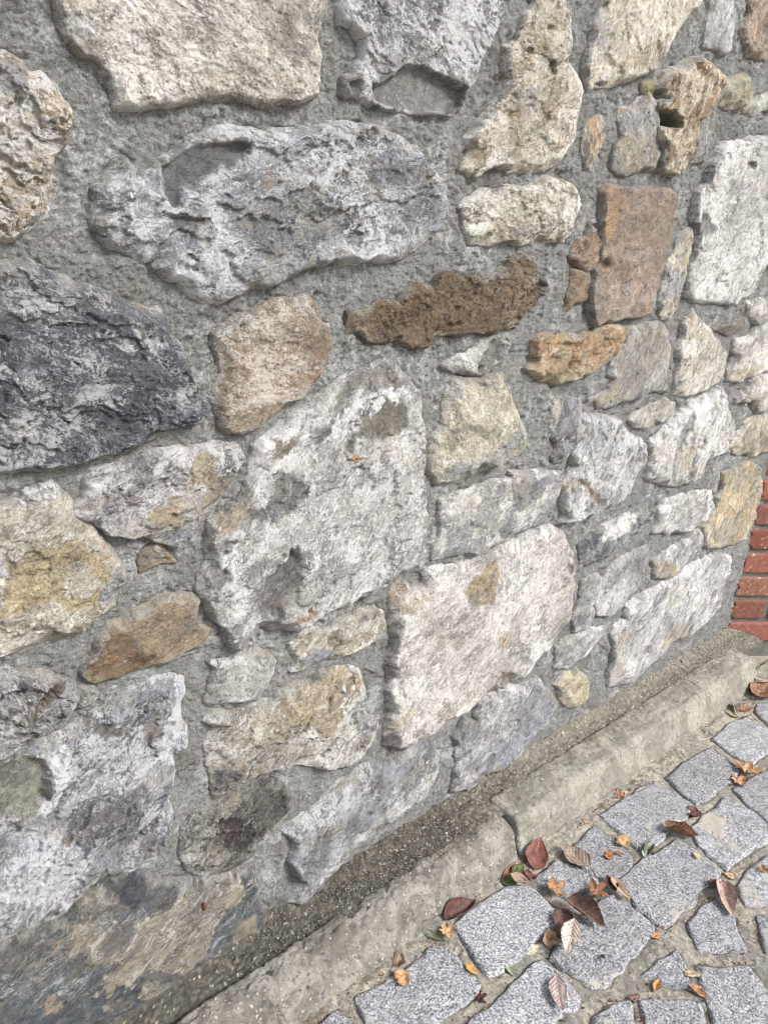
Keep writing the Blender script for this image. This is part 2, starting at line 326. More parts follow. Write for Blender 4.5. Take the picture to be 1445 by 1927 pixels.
def stone_field(X, Y, poly, h, seed, rough=1.0, tilt=(0,0), edge=.010, warp=.004, facet=.5, strata=None, terr=.35, spread=None):
    """relief of one stone over plane coordinates X, Y: height above the mortar face, and the signed distance used"""
    rnd = random.Random(seed)
    wx = fbm(X*22, Y*22, seed+1, 5)*warp*1.6; wy = fbm(X*22, Y*22, seed+2, 5)*warp*1.6
    sd = sdist(X+wx, Y+wy, poly)+(SPREAD if spread is None else spread)
    c = poly.mean(0); Rr = math.sqrt(np.ptp(poly[:,0])*np.ptp(poly[:,1]))*.5
    ang = rnd.uniform(-.5,.5) if strata is None else strata
    ca, sa = math.cos(ang), math.sin(ang)
    lx = (X-c[0])*ca+(Y-c[1])*sa; ly = -(X-c[0])*sa+(Y-c[1])*ca
    px = X-c[0]+wx*2.5; py = Y-c[1]+wy*2.5
    fac = np.full(X.shape, 1e9)
    for k in range(8):
        a = rnd.uniform(0, 6.283); of = rnd.uniform(.0,.25); sl = rnd.uniform(.25,1.0)
        fac = np.minimum(fac, of-sl*(px*math.cos(a)+py*math.sin(a))/Rr*.9)
    # a second set of planes breaks the face into smaller cleavage facets
    gx_, gy_ = (lx+wx*3)/max(.05,Rr*.62), (ly+wy*3)/max(.05,Rr*.5)
    cx0, cy0 = np.floor(gx_), np.floor(gy_); bd_ = np.full(X.shape, 9.0); pl = np.zeros(X.shape)
    for ddx in (-1,0,1):
        for ddy in (-1,0,1):
            ax_, ay_ = cx0+ddx, cy0+ddy; ox, oy = ax_+_h(ax_,ay_,seed+61), ay_+_h(ax_,ay_,seed+62)
            dd = np.hypot(ox-gx_, oy-gy_); m_ = dd < bd_
            sl_ = (_h(ax_,ay_,seed+63)-.5)*(gx_-ox)+(_h(ax_,ay_,seed+64)-.5)*(gy_-oy)+(_h(ax_,ay_,seed+65)-.5)*.45
            bd_ = np.where(m_, dd, bd_); pl = np.where(m_, sl_, pl)
    fac = np.clip(fac, -1.2, .3)+.62*pl
    h = h*HS; tilt = (tilt[0]*.6, tilt[1]*.6)
    b = h*(1.0+facet*.85*fac) + tilt[0]*(X-c[0])+tilt[1]*(Y-c[1])
    s1 = 1/max(Rr,.05)
    n = fbm(lx*s1*1.3, ly*s1*2.2, seed+3, 5, .55)
    q = fbm((lx+wx*3)*s1*1.1+5, (ly+wy*3)*s1*2.6, seed+4, 5, .5)*2.4+9
    fl = np.floor(q); te = fl+sstep(.38,.52,q-fl)-9
    q2 = fbm((lx+wx*2)*14, (ly+wy*2)*26, seed+14, 4, .55)*2.2+9
    f2 = np.floor(q2); te2 = f2+sstep(.42,.53,q2-f2)-9
    b = b + rough*(h*.30*n + h*terr*te*.62 + .0010*te2*min(1,terr*3) + .0013*ridged(lx*9+wx*30, ly*12+wy*30, seed+6, 5, .66)
                   + .0017*fbm(lx*45, ly*60, seed+7, 5, .72) + .0011*fbm(X*240, Y*240, seed+8, 2))
    b = np.maximum(b, h*.12+.001)
    ew = edge*np.exp(2.2*fbm(X*13, Y*13, seed+9, 3)); ew = np.clip(ew, .0025, .035)
    t = np.clip(sd/ew, 0, 1); prof = 1-(1-t)**1.7
    z = np.where(sd > 0, b*(.05+.95*prof), 0.06*b+sd*4)
    return z, sd, lx, ly, te

def build_relief(P, kind, h, seed, mat, place, name, parent, res, pal=None, patches=(), patch_plane=None, mix=None, **kw):
    mn = P.min(0)-.008; mx = P.max(0)+.008
    nx = int((mx[0]-mn[0])/res)+2; ny = int((mx[1]-mn[1])/res)+2
    X, Y = np.meshgrid(mn[0]+np.arange(nx)*res, mn[1]+np.arange(ny)*res, indexing='ij')
    z, sd, lx, ly, te = stone_field(X, Y, P, h, seed, **kw)
    keep = sd > -max(.006, 1.8*res)
    p = PAL[kind] if pal is None else pal
    col = np.broadcast_to(np.array(p[0]), X.shape+(3,)).copy(); col2 = np.broadcast_to(np.array(p[1]), X.shape+(3,)).copy()
    if mat is M_STONE: col = np.clip(col*1.22+.01, 0, .66); col2 = col2*.86
    lowf = fbm(X*7, Y*7, seed+30, 3)
    whi = np.full(X.shape, p[2])+.14*lowf+.05*fbm(X*28, Y*28, seed+33, 4, .65)+(.008 if p[2] > .3 else 0); fle = np.full(X.shape, p[3]); sec = np.full(X.shape, p[4])+.18*fbm(X*12, Y*12, seed+31, 4, .6)+.03
    col *= (1+.22*lowf)[...,None]
    for pt in patches:
        pp = patch_plane(trace(pt[0])); dh, soft, c, am, wh = (list(pt[1:])+[None]*5)[:5]
        ww = .022 if 0 < dh < .003 else .009 if soft < .01 else .014
        ps0 = sdist(X+fbm(X*25, Y*25, seed+40, 3)*.006, Y+fbm(X*25, Y*25, seed+41, 3)*.006, pp); dsoft = max(soft, .007) if dh <= -.008 and soft > .0035 else soft
        ps = sdist(X+fbm(X*34, Y*34, seed+40, 7, .72)*ww*1.4, Y+fbm(X*34, Y*34, seed+41, 7, .72)*ww*1.4, pp)
        m = sstep(-soft*.3-.0008, soft*.3+.0008, ps)
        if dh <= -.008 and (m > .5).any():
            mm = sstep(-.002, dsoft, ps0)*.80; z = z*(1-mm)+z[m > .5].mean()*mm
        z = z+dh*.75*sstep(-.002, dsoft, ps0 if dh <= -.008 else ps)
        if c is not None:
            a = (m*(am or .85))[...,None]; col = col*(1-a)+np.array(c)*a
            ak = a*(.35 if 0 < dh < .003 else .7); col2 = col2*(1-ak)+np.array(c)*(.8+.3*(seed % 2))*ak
        if wh is not None: whi = whi*(1-m)+wh*m
    if mat is M_STONE:                        # mortar dragged over the rim of the stone
        sm = sstep(.0, .010, .007+.020*fbm(X*21, Y*21, seed+44, 6, .66)-np.clip(sd,0,1)*.85)[...,None]*.80
        mc = np.array([.335,.333,.31]); col = col*(1-sm)+mc*sm; col2 = col2*(1-sm)+mc*.8*sm; whi = whi-.05*sm[...,0]; z = z+.0012*sm[...,0]
    # lime stays on the high spots and is worn off the hollows
    zs = z.copy()
    for _ in range(6): zs[1:-1,1:-1] = (zs[:-2,1:-1]+zs[2:,1:-1]+zs[1:-1,:-2]+zs[1:-1,2:]+zs[1:-1,1:-1])/5
    cv = np.clip((z-zs)/(res*.9), -1, 1); whi = whi+.04*cv
    used, faces = grid_faces(keep)
    co = place(X[used], Y[used], z[used])
    prm = np.stack([whi[used], fle[used], sec[used]], 1)
    st = .78
    tc = np.stack([lx[used]*st+seed*.37, ly[used]*1.0+seed*.11, z[used]*.5+seed*.23], 1)
    loc = np.array([co[:,0].mean(), co[:,1].mean(), co[:,2].min()])
    return mesh_obj(name, co, faces, mat, parent, loc, {'col':('FLOAT_COLOR', rgba(np.clip(col[used],0,1))), 'col2':('FLOAT_COLOR', rgba(np.clip(col2[used],0,1))),
        'prm':('FLOAT_COLOR', rgba(np.clip(prm,0,2))), 'tc':('FLOAT_VECTOR', tc)})

GV = (.37,.30,.18)
# outline, kind, protrusion (m), options, label
STONES = [
("1:325,-150 335,90 370,150 440,230 500,290 560,360 600,440 640,520 650,580 760,575 920,555 1100,540 1270,530 1400,540 2:40,570 130,560 250,540 350,520 370,400 385,300 345,170 390,60 400,-150",'cream',.034,
 dict(tilt=(0,-.02),facet=.3,terr=.15,edge=.008,pal=((.50,.465,.41),(.40,.37,.325),.42,.13,.40),patches=[("1:340,40 450,60 560,100 520,260 440,230 370,150",-.004,.01,(.40,.40,.41),.8,.47)]),'broad cream stone with rusty flecks at the top of the wall'),
("1:-150,230 0,270 60,275 140,320 190,390 250,400 320,480 350,540 400,620 405,700 370,780 310,860 280,950 265,1050 260,1180 200,1220 140,1260 90,1300 0,1325 -150,1350",'warm',.042,
 dict(pal=((.42,.40,.37),(.44,.34,.23),.46,.10,.44),patches=[("1:0,360 100,290 150,340 100,470 0,460",.0,.01,(.2,.2,.23),.8,.3)]),'pinkish cream stone with ochre patches at the left edge'),
("1:870,1420 760,1400 620,1350 540,1250 530,1150 540,1050 590,1000 650,880 700,870 740,900 770,960 800,975 860,920 910,860 1000,810 1090,745 1200,700 1290,685 1420,700 2:60,720 150,690 260,685 330,690 430,665 540,670 640,680 740,705 820,740 910,805 940,880 1010,950 1050,1020 1080,1110 1075,1180 1000,1270 900,1340 800,1390 700,1415 600,1420 520,1430 5:400,50 300,80 200,110 150,150 4:1440,170 1380,170 1290,230 1190,265 1130,240 1060,200 1000,160 940,140 860,80",'gray',.040,
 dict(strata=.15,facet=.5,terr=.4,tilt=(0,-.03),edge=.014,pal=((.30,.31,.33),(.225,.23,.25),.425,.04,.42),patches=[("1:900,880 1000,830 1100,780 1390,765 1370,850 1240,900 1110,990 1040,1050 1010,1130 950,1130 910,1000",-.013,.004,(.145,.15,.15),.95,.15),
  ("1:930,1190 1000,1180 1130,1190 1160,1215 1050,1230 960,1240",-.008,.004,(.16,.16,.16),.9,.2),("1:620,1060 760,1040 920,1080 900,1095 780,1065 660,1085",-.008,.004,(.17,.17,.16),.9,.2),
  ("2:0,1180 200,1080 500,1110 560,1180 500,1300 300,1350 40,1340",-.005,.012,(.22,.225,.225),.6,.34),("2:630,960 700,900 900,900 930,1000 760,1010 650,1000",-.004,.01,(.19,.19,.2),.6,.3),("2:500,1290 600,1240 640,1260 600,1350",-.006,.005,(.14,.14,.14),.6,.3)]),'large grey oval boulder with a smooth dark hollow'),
("2:450,-150 480,60 500,110 560,160 600,200 590,300 560,400 510,420 505,500 560,530 640,560 700,570 800,590 920,605 1060,625 1150,560 1180,450 1220,420 1240,300 1290,180 1340,90 1370,-150",'pale',.032,
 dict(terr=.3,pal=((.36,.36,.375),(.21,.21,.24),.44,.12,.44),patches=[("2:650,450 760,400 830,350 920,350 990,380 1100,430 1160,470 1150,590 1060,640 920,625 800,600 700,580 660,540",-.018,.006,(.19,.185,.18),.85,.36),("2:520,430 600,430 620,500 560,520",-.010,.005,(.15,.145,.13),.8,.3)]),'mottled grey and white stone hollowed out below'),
("3:190,-150 190,20 140,80 110,150 90,230 60,250 2:1380,250 1380,420 1340,560 1300,620 1240,650 1180,760 1190,850 1150,920 1200,960 1290,900 1350,905 1410,930 3:30,935 60,920 110,930 150,940 250,930 320,880 350,820 400,720 440,600 455,500 440,400 380,330 370,250 385,120 360,20 340,-150",'white',.034,
 dict(pal=((.50,.46,.39),(.42,.35,.25),.44,.11,.40),patches=[("3:135,250 180,245 190,290 150,295",-.014,.004,(.12,.08,.05),.8,.1),("3:262,328 290,335 325,385 310,400 280,380",-.012,.003,(.1,.07,.05),.8,.1),("3:272,130 295,140 295,165 275,155",-.009,.003,(.12,.08,.05),.8,.1),("3:20,390 50,400 45,440 25,430",-.010,.003,(.14,.1,.07),.8,.1),
  ("3:130,470 200,470 210,590 160,600",0,.01,(.28,.28,.3),.7),("2:1190,760 1280,760 1290,850 1200,860",0,.01,(.22,.19,.15),.7,.3),("3:110,150 350,30 350,200 200,300 100,250",0,.02,(.45,.37,.25),.6)]),'tall cream stone with small dark pits'),
("3:590,-150 550,60 520,150 500,250 470,370 475,430 495,485 540,470 620,450 700,430 780,400 830,370 880,300 920,220 980,150 1050,60 1110,0 1130,-150",'cream',.032,
 dict(strata=1.2,pal=((.50,.46,.38),(.44,.36,.23),.42,.10,.36),patches=[("3:530,460 560,440 600,445 560,470",-.01,.003,(.25,.25,.28),.8,.2),("3:550,60 620,60 600,200 540,300 520,200",0,.01,(.38,.38,.40),.7)]),'cream stone with ochre streaks and a chipped lower corner'),
("3:1150,-150 1140,60 1120,150 1115,240 1170,270 1240,285 1255,200 1270,100 1265,-150",'pale',.016,dict(strata=1.4,pal=((.42,.42,.43),(.36,.33,.27),.38,.03,.3)),'narrow pale grey stone'),
("3:1370,-150 1350,90 1320,150 1330,240 1350,300 1445,320 1600,310 1600,-150",'rust',.026,dict(strata=1.3,pal=((.33,.23,.165),(.42,.34,.25),.38,.10,.40)),'reddish brown stone in the top corner'),
("3:1090,300 1180,340 1200,400 1195,480 1170,540 1140,620 1110,650 1080,700 1060,780 1020,860 980,945 930,950 890,930 870,900 880,780 870,740 860,640 850,560 900,540 870,480 920,400 1000,350",'warm',.050,
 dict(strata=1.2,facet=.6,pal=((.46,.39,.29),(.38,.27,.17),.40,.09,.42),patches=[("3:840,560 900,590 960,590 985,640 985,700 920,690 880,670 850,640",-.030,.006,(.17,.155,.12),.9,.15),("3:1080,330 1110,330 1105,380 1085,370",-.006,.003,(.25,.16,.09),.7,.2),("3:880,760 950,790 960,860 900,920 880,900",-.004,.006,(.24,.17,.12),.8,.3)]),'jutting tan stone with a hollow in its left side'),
("3:1200,490 1170,600 1172,690 1140,760 1130,850 1060,885 1000,935 1060,790 1085,705 1110,655 1150,560",'gray',.024,dict(strata=1.2,pal=((.32,.31,.29),(.23,.22,.20),.38,.05,.4)),'thin grey flank stone beside the jutting tan one'),
("3:790,500 840,560 860,640 870,740 880,830 890,930 800,915 750,930 700,950 640,930 610,900 630,800 660,740 640,640 650,600 720,580 750,540",'gray',.020,
 dict(strata=1.45,pal=((.25,.25,.255),(.38,.34,.26),.36,.07,.40),patches=[("3:640,720 740,740 760,860 720,940 620,900",0,.01,(.42,.38,.29),.8,.38)]),'grey and tan stone with upright streaks'),
("3:780,450 840,430 845,480 830,525 790,515 772,490",'warm',.016,dict(pal=((.22,.19,.08),(.35,.28,.12),.25,.1,.4)),'tiny mossy yellow stone'),
("3:555,625 568,680 555,760 525,840 490,905 462,910 455,850 445,790 460,700 480,660 520,640",'warm',.018,dict(strata=1.4,pal=((.40,.30,.18),(.28,.26,.23),.40,.10,.4)),'thin upright tan splinter of stone'),
("3:1215,470 1230,440 1280,410 1340,400 1360,440 1370,500 1350,560 1320,590 1260,585 1210,575 1200,530",'warm',.040,dict(terr=.1,edge=.02,pal=((.36,.34,.25),(.42,.37,.27),.34,.08,.4)),'knobbly olive cream stone'),
("3:1345,545 1445,515 1600,490 1600,590 1445,600 1380,618 1330,600",'pale',.028,dict(terr=.1,edge=.02,pal=((.36,.36,.31),(.42,.40,.34),.34,.06,.4)),'pale olive stone at the right edge'),
("2:1140,1140 1180,1090 1250,1060 1340,1030 1400,1000 3:20,1000 100,1020 200,1000 280,965 350,980 400,1000 435,1050 440,1110 410,1170 370,1240 340,1310 270,1320 150,1330 60,1310 2:1300,1330 1200,1310 1160,1230",'white',.036,
 dict(pal=((.50,.475,.405),(.38,.33,.255),.44,.10,.42),patches=[("3:40,1250 130,1225 150,1280 80,1305",0,.008,(.24,.24,.26),.8,.3),("2:1260,1210 1380,1200 1390,1280 1290,1290",0,.01,(.36,.29,.19),.7)]),'cream white stone shaped like a loaf'),
("3:600,1010 700,1020 780,1030 860,1015 920,1030 960,1060 950,1150 930,1250 910,1350 6:890,0 860,120 845,240 820,320 740,330 690,350 600,365 510,380 490,300 490,230 500,150 510,80 540,60 3:540,1400 550,1300 560,1150 570,1050",'rust',.034,
 dict(terr=.08,facet=.25,edge=.006,rough=.7,pal=((.275,.21,.165),(.33,.265,.215),.30,.09,.42),patches=[("3:600,1020 660,1040 660,1200 580,1350 560,1250",-.003,.01,(.37,.25,.13),.7,.2),("6:500,120 700,200 740,330 520,370",0,.03,(.34,.29,.25),.6,.36),("6:530,20 590,20 600,60 550,100",-.008,.006,(.17,.13,.11),.7,.2)]),'flat pinkish brown rectangular stone'),
("3:490,1210 530,1260 555,1350 545,1440 6:515,70 470,75 430,50 385,30 3:375,1400 400,1330 430,1290 470,1290 480,1240",'rust',.018,dict(pal=((.29,.215,.155),(.22,.15,.10),.26,.08,.42)),'small chipped brown stone left of the rectangular one'),
("6:390,85 460,85 500,100 497,200 460,240 400,260 370,300 345,305 360,230 375,150",'rust',.012,dict(pal=((.22,.155,.10),(.28,.22,.16),.18,.07,.4)),'small recessed brown stone'),
("3:1045,1240 1040,1300 1030,1400 6:1020,0 1000,80 990,150 960,270 930,340 870,345 860,310 870,250 880,150 900,60 3:950,1400 970,1280 1010,1250",'cream',.022,
 dict(strata=1.35,pal=((.44,.39,.29),(.33,.32,.31),.40,.07,.38),patches=[("6:890,90 1000,100 970,230 880,250",0,.01,(.35,.35,.38),.8)]),'narrow upright cream and grey stone'),
("3:1200,800 1260,770 1340,770 1445,740 1600,730 1600,1500 6:1600,60 1430,50 1400,130 1360,200 1280,265 1200,255 1120,250 1060,250 1010,210 1000,150 1030,50 3:1050,1400 1070,1280 1060,1200 1075,1050 1120,1000 1150,900",'white',.040,
 dict(strata=.6,pal=((.50,.49,.47),(.38,.36,.33),.45,.15,.36),patches=[("3:1060,1230 1110,1150 1170,1250 1090,1290",-.004,.006,(.17,.17,.18),.8,.25),("3:1350,880 1400,880 1390,920 1360,910",-.010,.003,(.15,.11,.08),.8,.1),("3:1240,1000 1330,980 1330,1050 1260,1060",0,.01,(.3,.3,.31),.7)]),'big speckled white stone at the right edge'),
("5:540,330 600,300 720,265 790,250 830,200 870,170 970,170 990,130 1080,105 1180,110 1220,120 1320,115 1370,90 1400,50 6:0,100 60,40 130,10 170,20 180,90 160,130 250,120 230,200 190,210 180,280 130,320 100,370 30,400 5:1440,390 1300,430 1170,415 1060,440 960,470 900,490 820,490 700,475 620,470 590,430 530,425 545,380",'umber',.026,
 dict(rough=1.5,terr=.3,warp=.007,edge=.006,strata=.2,pal=((.125,.088,.056),(.21,.15,.09),.26,.17,.45),patches=[("6:0,60 130,20 170,120 150,260 60,380 0,380",0,.02,(.24,.18,.12),.6,.3),("6:200,90 260,100 230,190 190,190",-.01,.004,(.06,.05,.04),.8,.1)]),'long dark brown stone with a crumbly woody surface'),
("4:1330,980 1250,960 1210,930 1190,860 1165,800 1200,720 1235,650 1200,560 1170,500 1180,450 1250,390 1300,360 5:0,320 60,290 160,265 240,250 290,235 330,260 370,340 390,380 430,385 435,450 420,520 400,590 370,650 300,720 230,790 150,860 60,920 0,960",'brown',.030,
 dict(terr=.12,facet=.3,edge=.012,pal=((.235,.17,.115),(.33,.275,.205),.41,.10,.42),patches=[("5:60,300 280,250 300,420 120,440",0,.03,(.38,.33,.24),.6,.43),("5:300,450 410,400 430,480 390,540 320,560",0,.012,(.25,.17,.10),.8,.25),("4:1200,430 1330,400 1400,600 1240,620",0,.03,(.36,.29,.22),.6)]),'tan brown stone with white flecks and a rounded foot'),
("4:-150,100 0,60 80,60 180,50 260,80 330,110 400,160 450,190 560,200 650,220 720,280 800,310 880,320 930,370 950,440 1020,510 1020,600 1060,680 1090,760 1160,790 1140,860 1080,910 980,950 860,1000 740,1050 640,1080 540,1100 440,1140 360,1170 250,1175 150,1170 0,1180 -150,1200",'dark',.040,
 dict(strata=-.3,tilt=(0,-.04),terr=.35,edge=.01,pal=((.068,.074,.090),(.135,.135,.15),.432,.0,.36),patches=[("4:60,40 260,70 430,180 400,330 250,380 100,360 0,300 0,80",0,.03,(.20,.205,.21),.85,.40),("4:440,200 560,195 680,260 560,300 450,300",0,.01,(.15,.14,.13),.7,.42),
  ("4:0,620 120,640 260,640 250,690 130,710 60,660",0,.006,(.3,.31,.34),.5,.50),("4:410,790 460,730 540,730 520,770 430,810",0,.005,(.3,.31,.34),.5,.48),("4:120,970 260,850 280,880 170,960",0,.005,(.3,.31,.34),.5,.50),("4:640,450 700,450 760,530 700,540",0,.006,(.3,.31,.34),.5,.49),("4:0,900 150,870 200,960 130,1010 0,960",0,.012,(.4,.4,.42),.7,.5),
  ("4:700,340 760,360 900,510 850,520 740,420",0,.006,(.30,.31,.31),.8,.5),("4:1000,700 1080,740 1110,850 1000,890 960,840",0,.01,(.22,.22,.24),.7,.45)]),'large black stone laced with white lime at the left edge'),
("5:600,640 680,610 760,590 830,650 880,720 910,790 920,900 930,1100 940,1250 940,1400 8:935,100 935,200 900,300 830,350 740,410 650,470 540,510 430,560 300,610 200,650 110,672 80,655 40,650 7:1400,740 1300,760 1240,720 1220,650 1160,560 1110,500 1100,400 1160,300 1150,180 1160,80 4:1200,1440 1290,1390 1380,1300 1395,1200 5:0,1150 30,1060 130,980 250,870 380,780 470,720",'pale',.050,
 dict(strata=.75,facet=.45,terr=.30,tilt=(.03,-.02),edge=.012,pal=((.42,.415,.40),(.36,.355,.35),.44,.12,.40),patches=[("5:600,640 740,615 860,700 800,735 700,705 600,720 540,760 480,880 450,850 500,750",0,.01,(.22,.20,.17),.8,.34),
  ("5:610,860 760,800 870,830 850,960 720,1010 640,990 570,1010 530,1080 500,1045 580,960",-.003,.008,(.17,.155,.125),.9,.3),("5:600,750 630,800 720,740 860,740 860,790 740,810 640,840 540,920 500,980 420,1030 400,1000 480,900",.002,.008,(.58,.58,.60),.9,.56),
  ("5:350,960 440,910 440,980 370,1040 340,1020",0,.008,(.15,.15,.17),.8,.3),("5:115,1000 240,990 240,1070 150,1090",.002,.006,(.30,.25,.18),.9,.2),("5:150,1190 310,1230 280,1330 150,1445 8:0,60 0,0 5:60,1370 120,1290",-.004,.008,(.16,.155,.16),.85,.38),
  ("8:200,200 270,240 295,330 240,430 150,600 90,600 20,590 60,400 140,330 190,270",-.014,.010,(.135,.125,.12),.9,.33),("8:0,420 120,440 60,560 0,600",-.004,.02,(.27,.27,.30),.8,.46),("5:520,1080 560,1080 560,1120 530,1125",.002,.003,(.48,.28,.10),.9,.1),
  ("7:1180,60 1260,0 4:1300,1350 1430,1230 5:0,1380 7:1420,30 1300,100 1180,160",0,.015,(.38,.30,.21),.8,.34),("7:1180,220 1280,130 1320,180 1230,250",-.003,.01,(.2,.2,.22),.8,.38),("7:1110,380 1230,340 1270,400 1180,440",-.003,.01,(.18,.17,.17),.8,.38),
  ("8:210,590 330,560 350,580 240,620",0,.006,(.48,.28,.18),.8,.3),("8:0,0 60,20 50,60 0,90",0,.006,(.13,.12,.13),.8),("5:700,1060 790,1030 900,1130 850,1150",0,.01,(.46,.40,.30),.6)]),'huge pale grey slab with dark blotches in the middle of the wall'),
("4:550,1190 640,1150 740,1100 850,1070 960,1080 1080,1060 1180,1045 1290,1050 1300,1130 1270,1260 1200,1350 1160,1430 7:1150,30 1100,100 1040,180 960,205 900,180 850,165 790,140 680,135 600,140 520,80 430,30 4:420,1400 480,1350 500,1260",'pale',.036,
 dict(strata=.3,tilt=(0,-.05),facet=.6,pal=((.34,.325,.32),(.25,.24,.25),.45,.10,.40),patches=[("4:1100,1080 1200,1090 1180,1200 1050,1300 1000,1430 1060,1250 1080,1120",0,.012,(.40,.33,.21),.8,.4),("7:820,0 950,-40 1000,40 980,90 860,100",0,.01,(.40,.31,.18),.8,.35),("7:910,150 1060,60 1100,100 1040,190 950,200",0,.01,(.24,.26,.29),.8,.4),("4:1140,1200 1290,1150 1270,1260 1180,1350 1100,1400",0,.015,(.28,.235,.15),.8,.3)]),'grey and cream wedge stone under the black one'),
("4:-150,1360 0,1350 140,1350 160,1300 320,1270 370,1330 420,1400 7:430,50 500,110 560,180 620,240 690,330 700,400 650,460 640,540 570,590 480,660 370,700 270,720 130,780 0,820 -150,860",'cream',.048,
 dict(strata=.5,terr=.2,facet=.5,tilt=(0,-.03),edge=.018,pal=((.44,.41,.35),(.37,.34,.27),.39,.10,.40),patches=[("7:0,450 130,250 400,180 600,260 590,420 520,560 380,560 300,480 150,600 0,620",0,.012,(.45,.36,.19),.75,.30),("7:380,300 480,300 560,400 500,500 380,480 300,420",0,.01,(.40,.39,.35),.8,.42),("7:-60,180 20,240 50,360 0,400 -60,400",.003,.005,(.42,.43,.48),.9,.5),
  ("7:590,360 690,330 710,460 640,500 550,520 560,460",-.002,.008,(.26,.27,.30),.85,.42),("4:80,1370 160,1290 330,1270 350,1330 180,1380",.002,.006,(.55,.56,.60),.9,.55),("7:565,200 590,200 585,225 565,215",0,.002,(.5,.1,.05),.9,.1)]),'large yellowish cream stone at the left edge'),
("7:700,590 800,550 900,510 1000,485 1060,475 1100,510 1080,590 1110,640 1145,650 1130,700 1060,760 960,815 860,830 760,880 640,920 540,945 490,930 465,890 490,850 530,790 540,710 600,640",'brown',.024,
 dict(strata=.4,terr=.15,facet=.5,edge=.008,rough=.8,pal=((.25,.185,.125),(.31,.25,.17),.30,.05,.42),patches=[("7:465,870 540,780 620,660 700,650 760,760 870,825 640,920 540,945",-.003,.01,(.185,.115,.07),.85,.25)]),'smooth brown stone with a pointed left end'),
("7:-150,900 0,890 100,910 200,900 300,920 400,960 440,1030 420,1090 350,1140 280,1190 210,1240 150,1300 80,1350 0,1400 -150,1430",'slate',.034,
 dict(rough=1.3,pal=((.27,.27,.275),(.17,.165,.16),.42,.13,.42),patches=[("7:100,950 160,940 150,1000 110,990",0,.004,(.03,.025,.05),.9,.1),("7:0,1000 40,1010 40,1060 0,1060",0,.004,(.03,.025,.05),.9,.1),("7:190,1100 260,1000 330,940 380,980 270,1060 160,1170",-.005,.008,(.13,.09,.06),.8,.25)]),'knobbly grey stone with black spots at the left edge'),
("7:430,980 500,960 545,1010 520,1050 440,1085",'slate',.018,dict(pal=((.24,.23,.20),(.30,.29,.27),.34,.05,.4)),'small grey chip stone below the smooth brown one'),
("7:740,1010 850,960 950,930 1020,950 1030,1000 1000,1070 1000,1150 1025,1210 1020,1280 960,1330 10:960,0 945,100 930,200 950,330 955,400 930,450 860,500 790,560 720,610 620,650 530,700 440,780 370,860 290,890 180,915 120,940 0,1000 -150,1060 -150,-40 0,30 7:130,1390 250,1310 400,1240 480,1180 560,1130 640,1060",'gray',.056,
 dict(strata=.7,facet=.6,terr=.40,tilt=(0,-.05),edge=.018,pal=((.27,.275,.30),(.16,.165,.185),.455,.10,.42),patches=[("10:-100,60 60,20 250,40 310,120 280,260 200,330 60,365 0,340 -100,330",-.012,.008,(.28,.275,.21),.85,.30),("10:330,0 400,-20 380,120 330,240 250,330 230,320 300,180",.005,.012,(.58,.59,.63),.8,.54),
  ("10:420,330 640,190 830,140 800,280 760,430 600,450 420,440 330,400",0,.02,(.13,.13,.145),.8,.40),("10:0,450 300,400 500,560 480,680 360,860 150,900 0,960",0,.03,(.50,.51,.545),.7,.50),("10:820,150 870,0 960,0 930,180 950,330 850,240",.002,.01,(.30,.33,.36),.8,.36),("7:740,1040 1000,960 960,1140 820,1300 800,1180 820,1100",0,.015,(.22,.23,.255),.7,.38),("7:500,1200 640,1150 700,1230 560,1290",-.003,.01,(.24,.235,.20),.8,.3),("10:0,480 100,450 150,560 0,640",0,.02,(.17,.18,.21),.8,.4)]),'large blue grey stone with white bloom in the lower left'),
("10:-150,1120 0,1060 120,990 250,950 370,900 450,820 540,740 620,690 750,660 830,665 900,690 1010,690 1100,680 1250,650 1400,640 1420,750 1430,850 1440,950 1400,1040 1300,1150 1150,1220 1050,1300 950,1380 900,1500 880,1600 -150,1600",'dark',.034,
 dict(strata=.4,terr=.2,facet=.4,rough=.8,edge=.02,pal=((.068,.078,.090),(.15,.148,.138),.33,.04,.42),patches=[("10:370,1060 400,950 470,910 560,900 600,940 700,900 850,860 980,760 1050,690 1280,660 1400,680 1300,800 1200,870 1150,960 1130,1080 1030,1180 960,1300 800,1340 790,1200 650,1260 560,1320 530,1260 580,1180 700,1120 560,1130 480,1140",.0028,.004,(.32,.28,.21),.80,.42),
  ("10:500,740 620,740 690,780 700,860 580,840 540,880 430,860 400,820",.0015,.004,(.34,.32,.27),.9,.36),("10:230,1340 340,1320 350,1380 260,1400",.001,.003,(.34,.27,.18),.9,.2),("10:520,1380 610,1340 610,1390 540,1410",.001,.003,(.34,.32,.26),.9,.3),("10:60,1110 200,1110 330,1000 440,880 470,900 350,1020 230,1125 150,1135",.002,.004,(.33,.29,.21),.9,.3),
  ("10:1300,900 1400,860 1400,1000 1270,1060",0,.006,(.34,.30,.22),.7,.3),("10:580,960 720,900 740,960 640,1060 590,1080 560,1040",-.001,.004,(.14,.145,.145),.85,.2),("10:800,1150 1000,1180 1140,1100 1180,1150 1080,1230 960,1260 880,1250 780,1200",-.001,.006,(.10,.11,.13),.7,.25),("10:620,690 760,660 830,700 800,780 740,860 640,780",0,.006,(.05,.055,.075),.8,.2)]),'dark slate stone with tan crust in the bottom corner'),
("10:1000,400 1080,310 1180,260 1320,210 1445,150 11:60,150 150,140 215,200 210,280 130,360 60,430 0,480 10:1400,520 1300,600 1220,650 1130,660 1040,620 1000,560",'slate',.026,
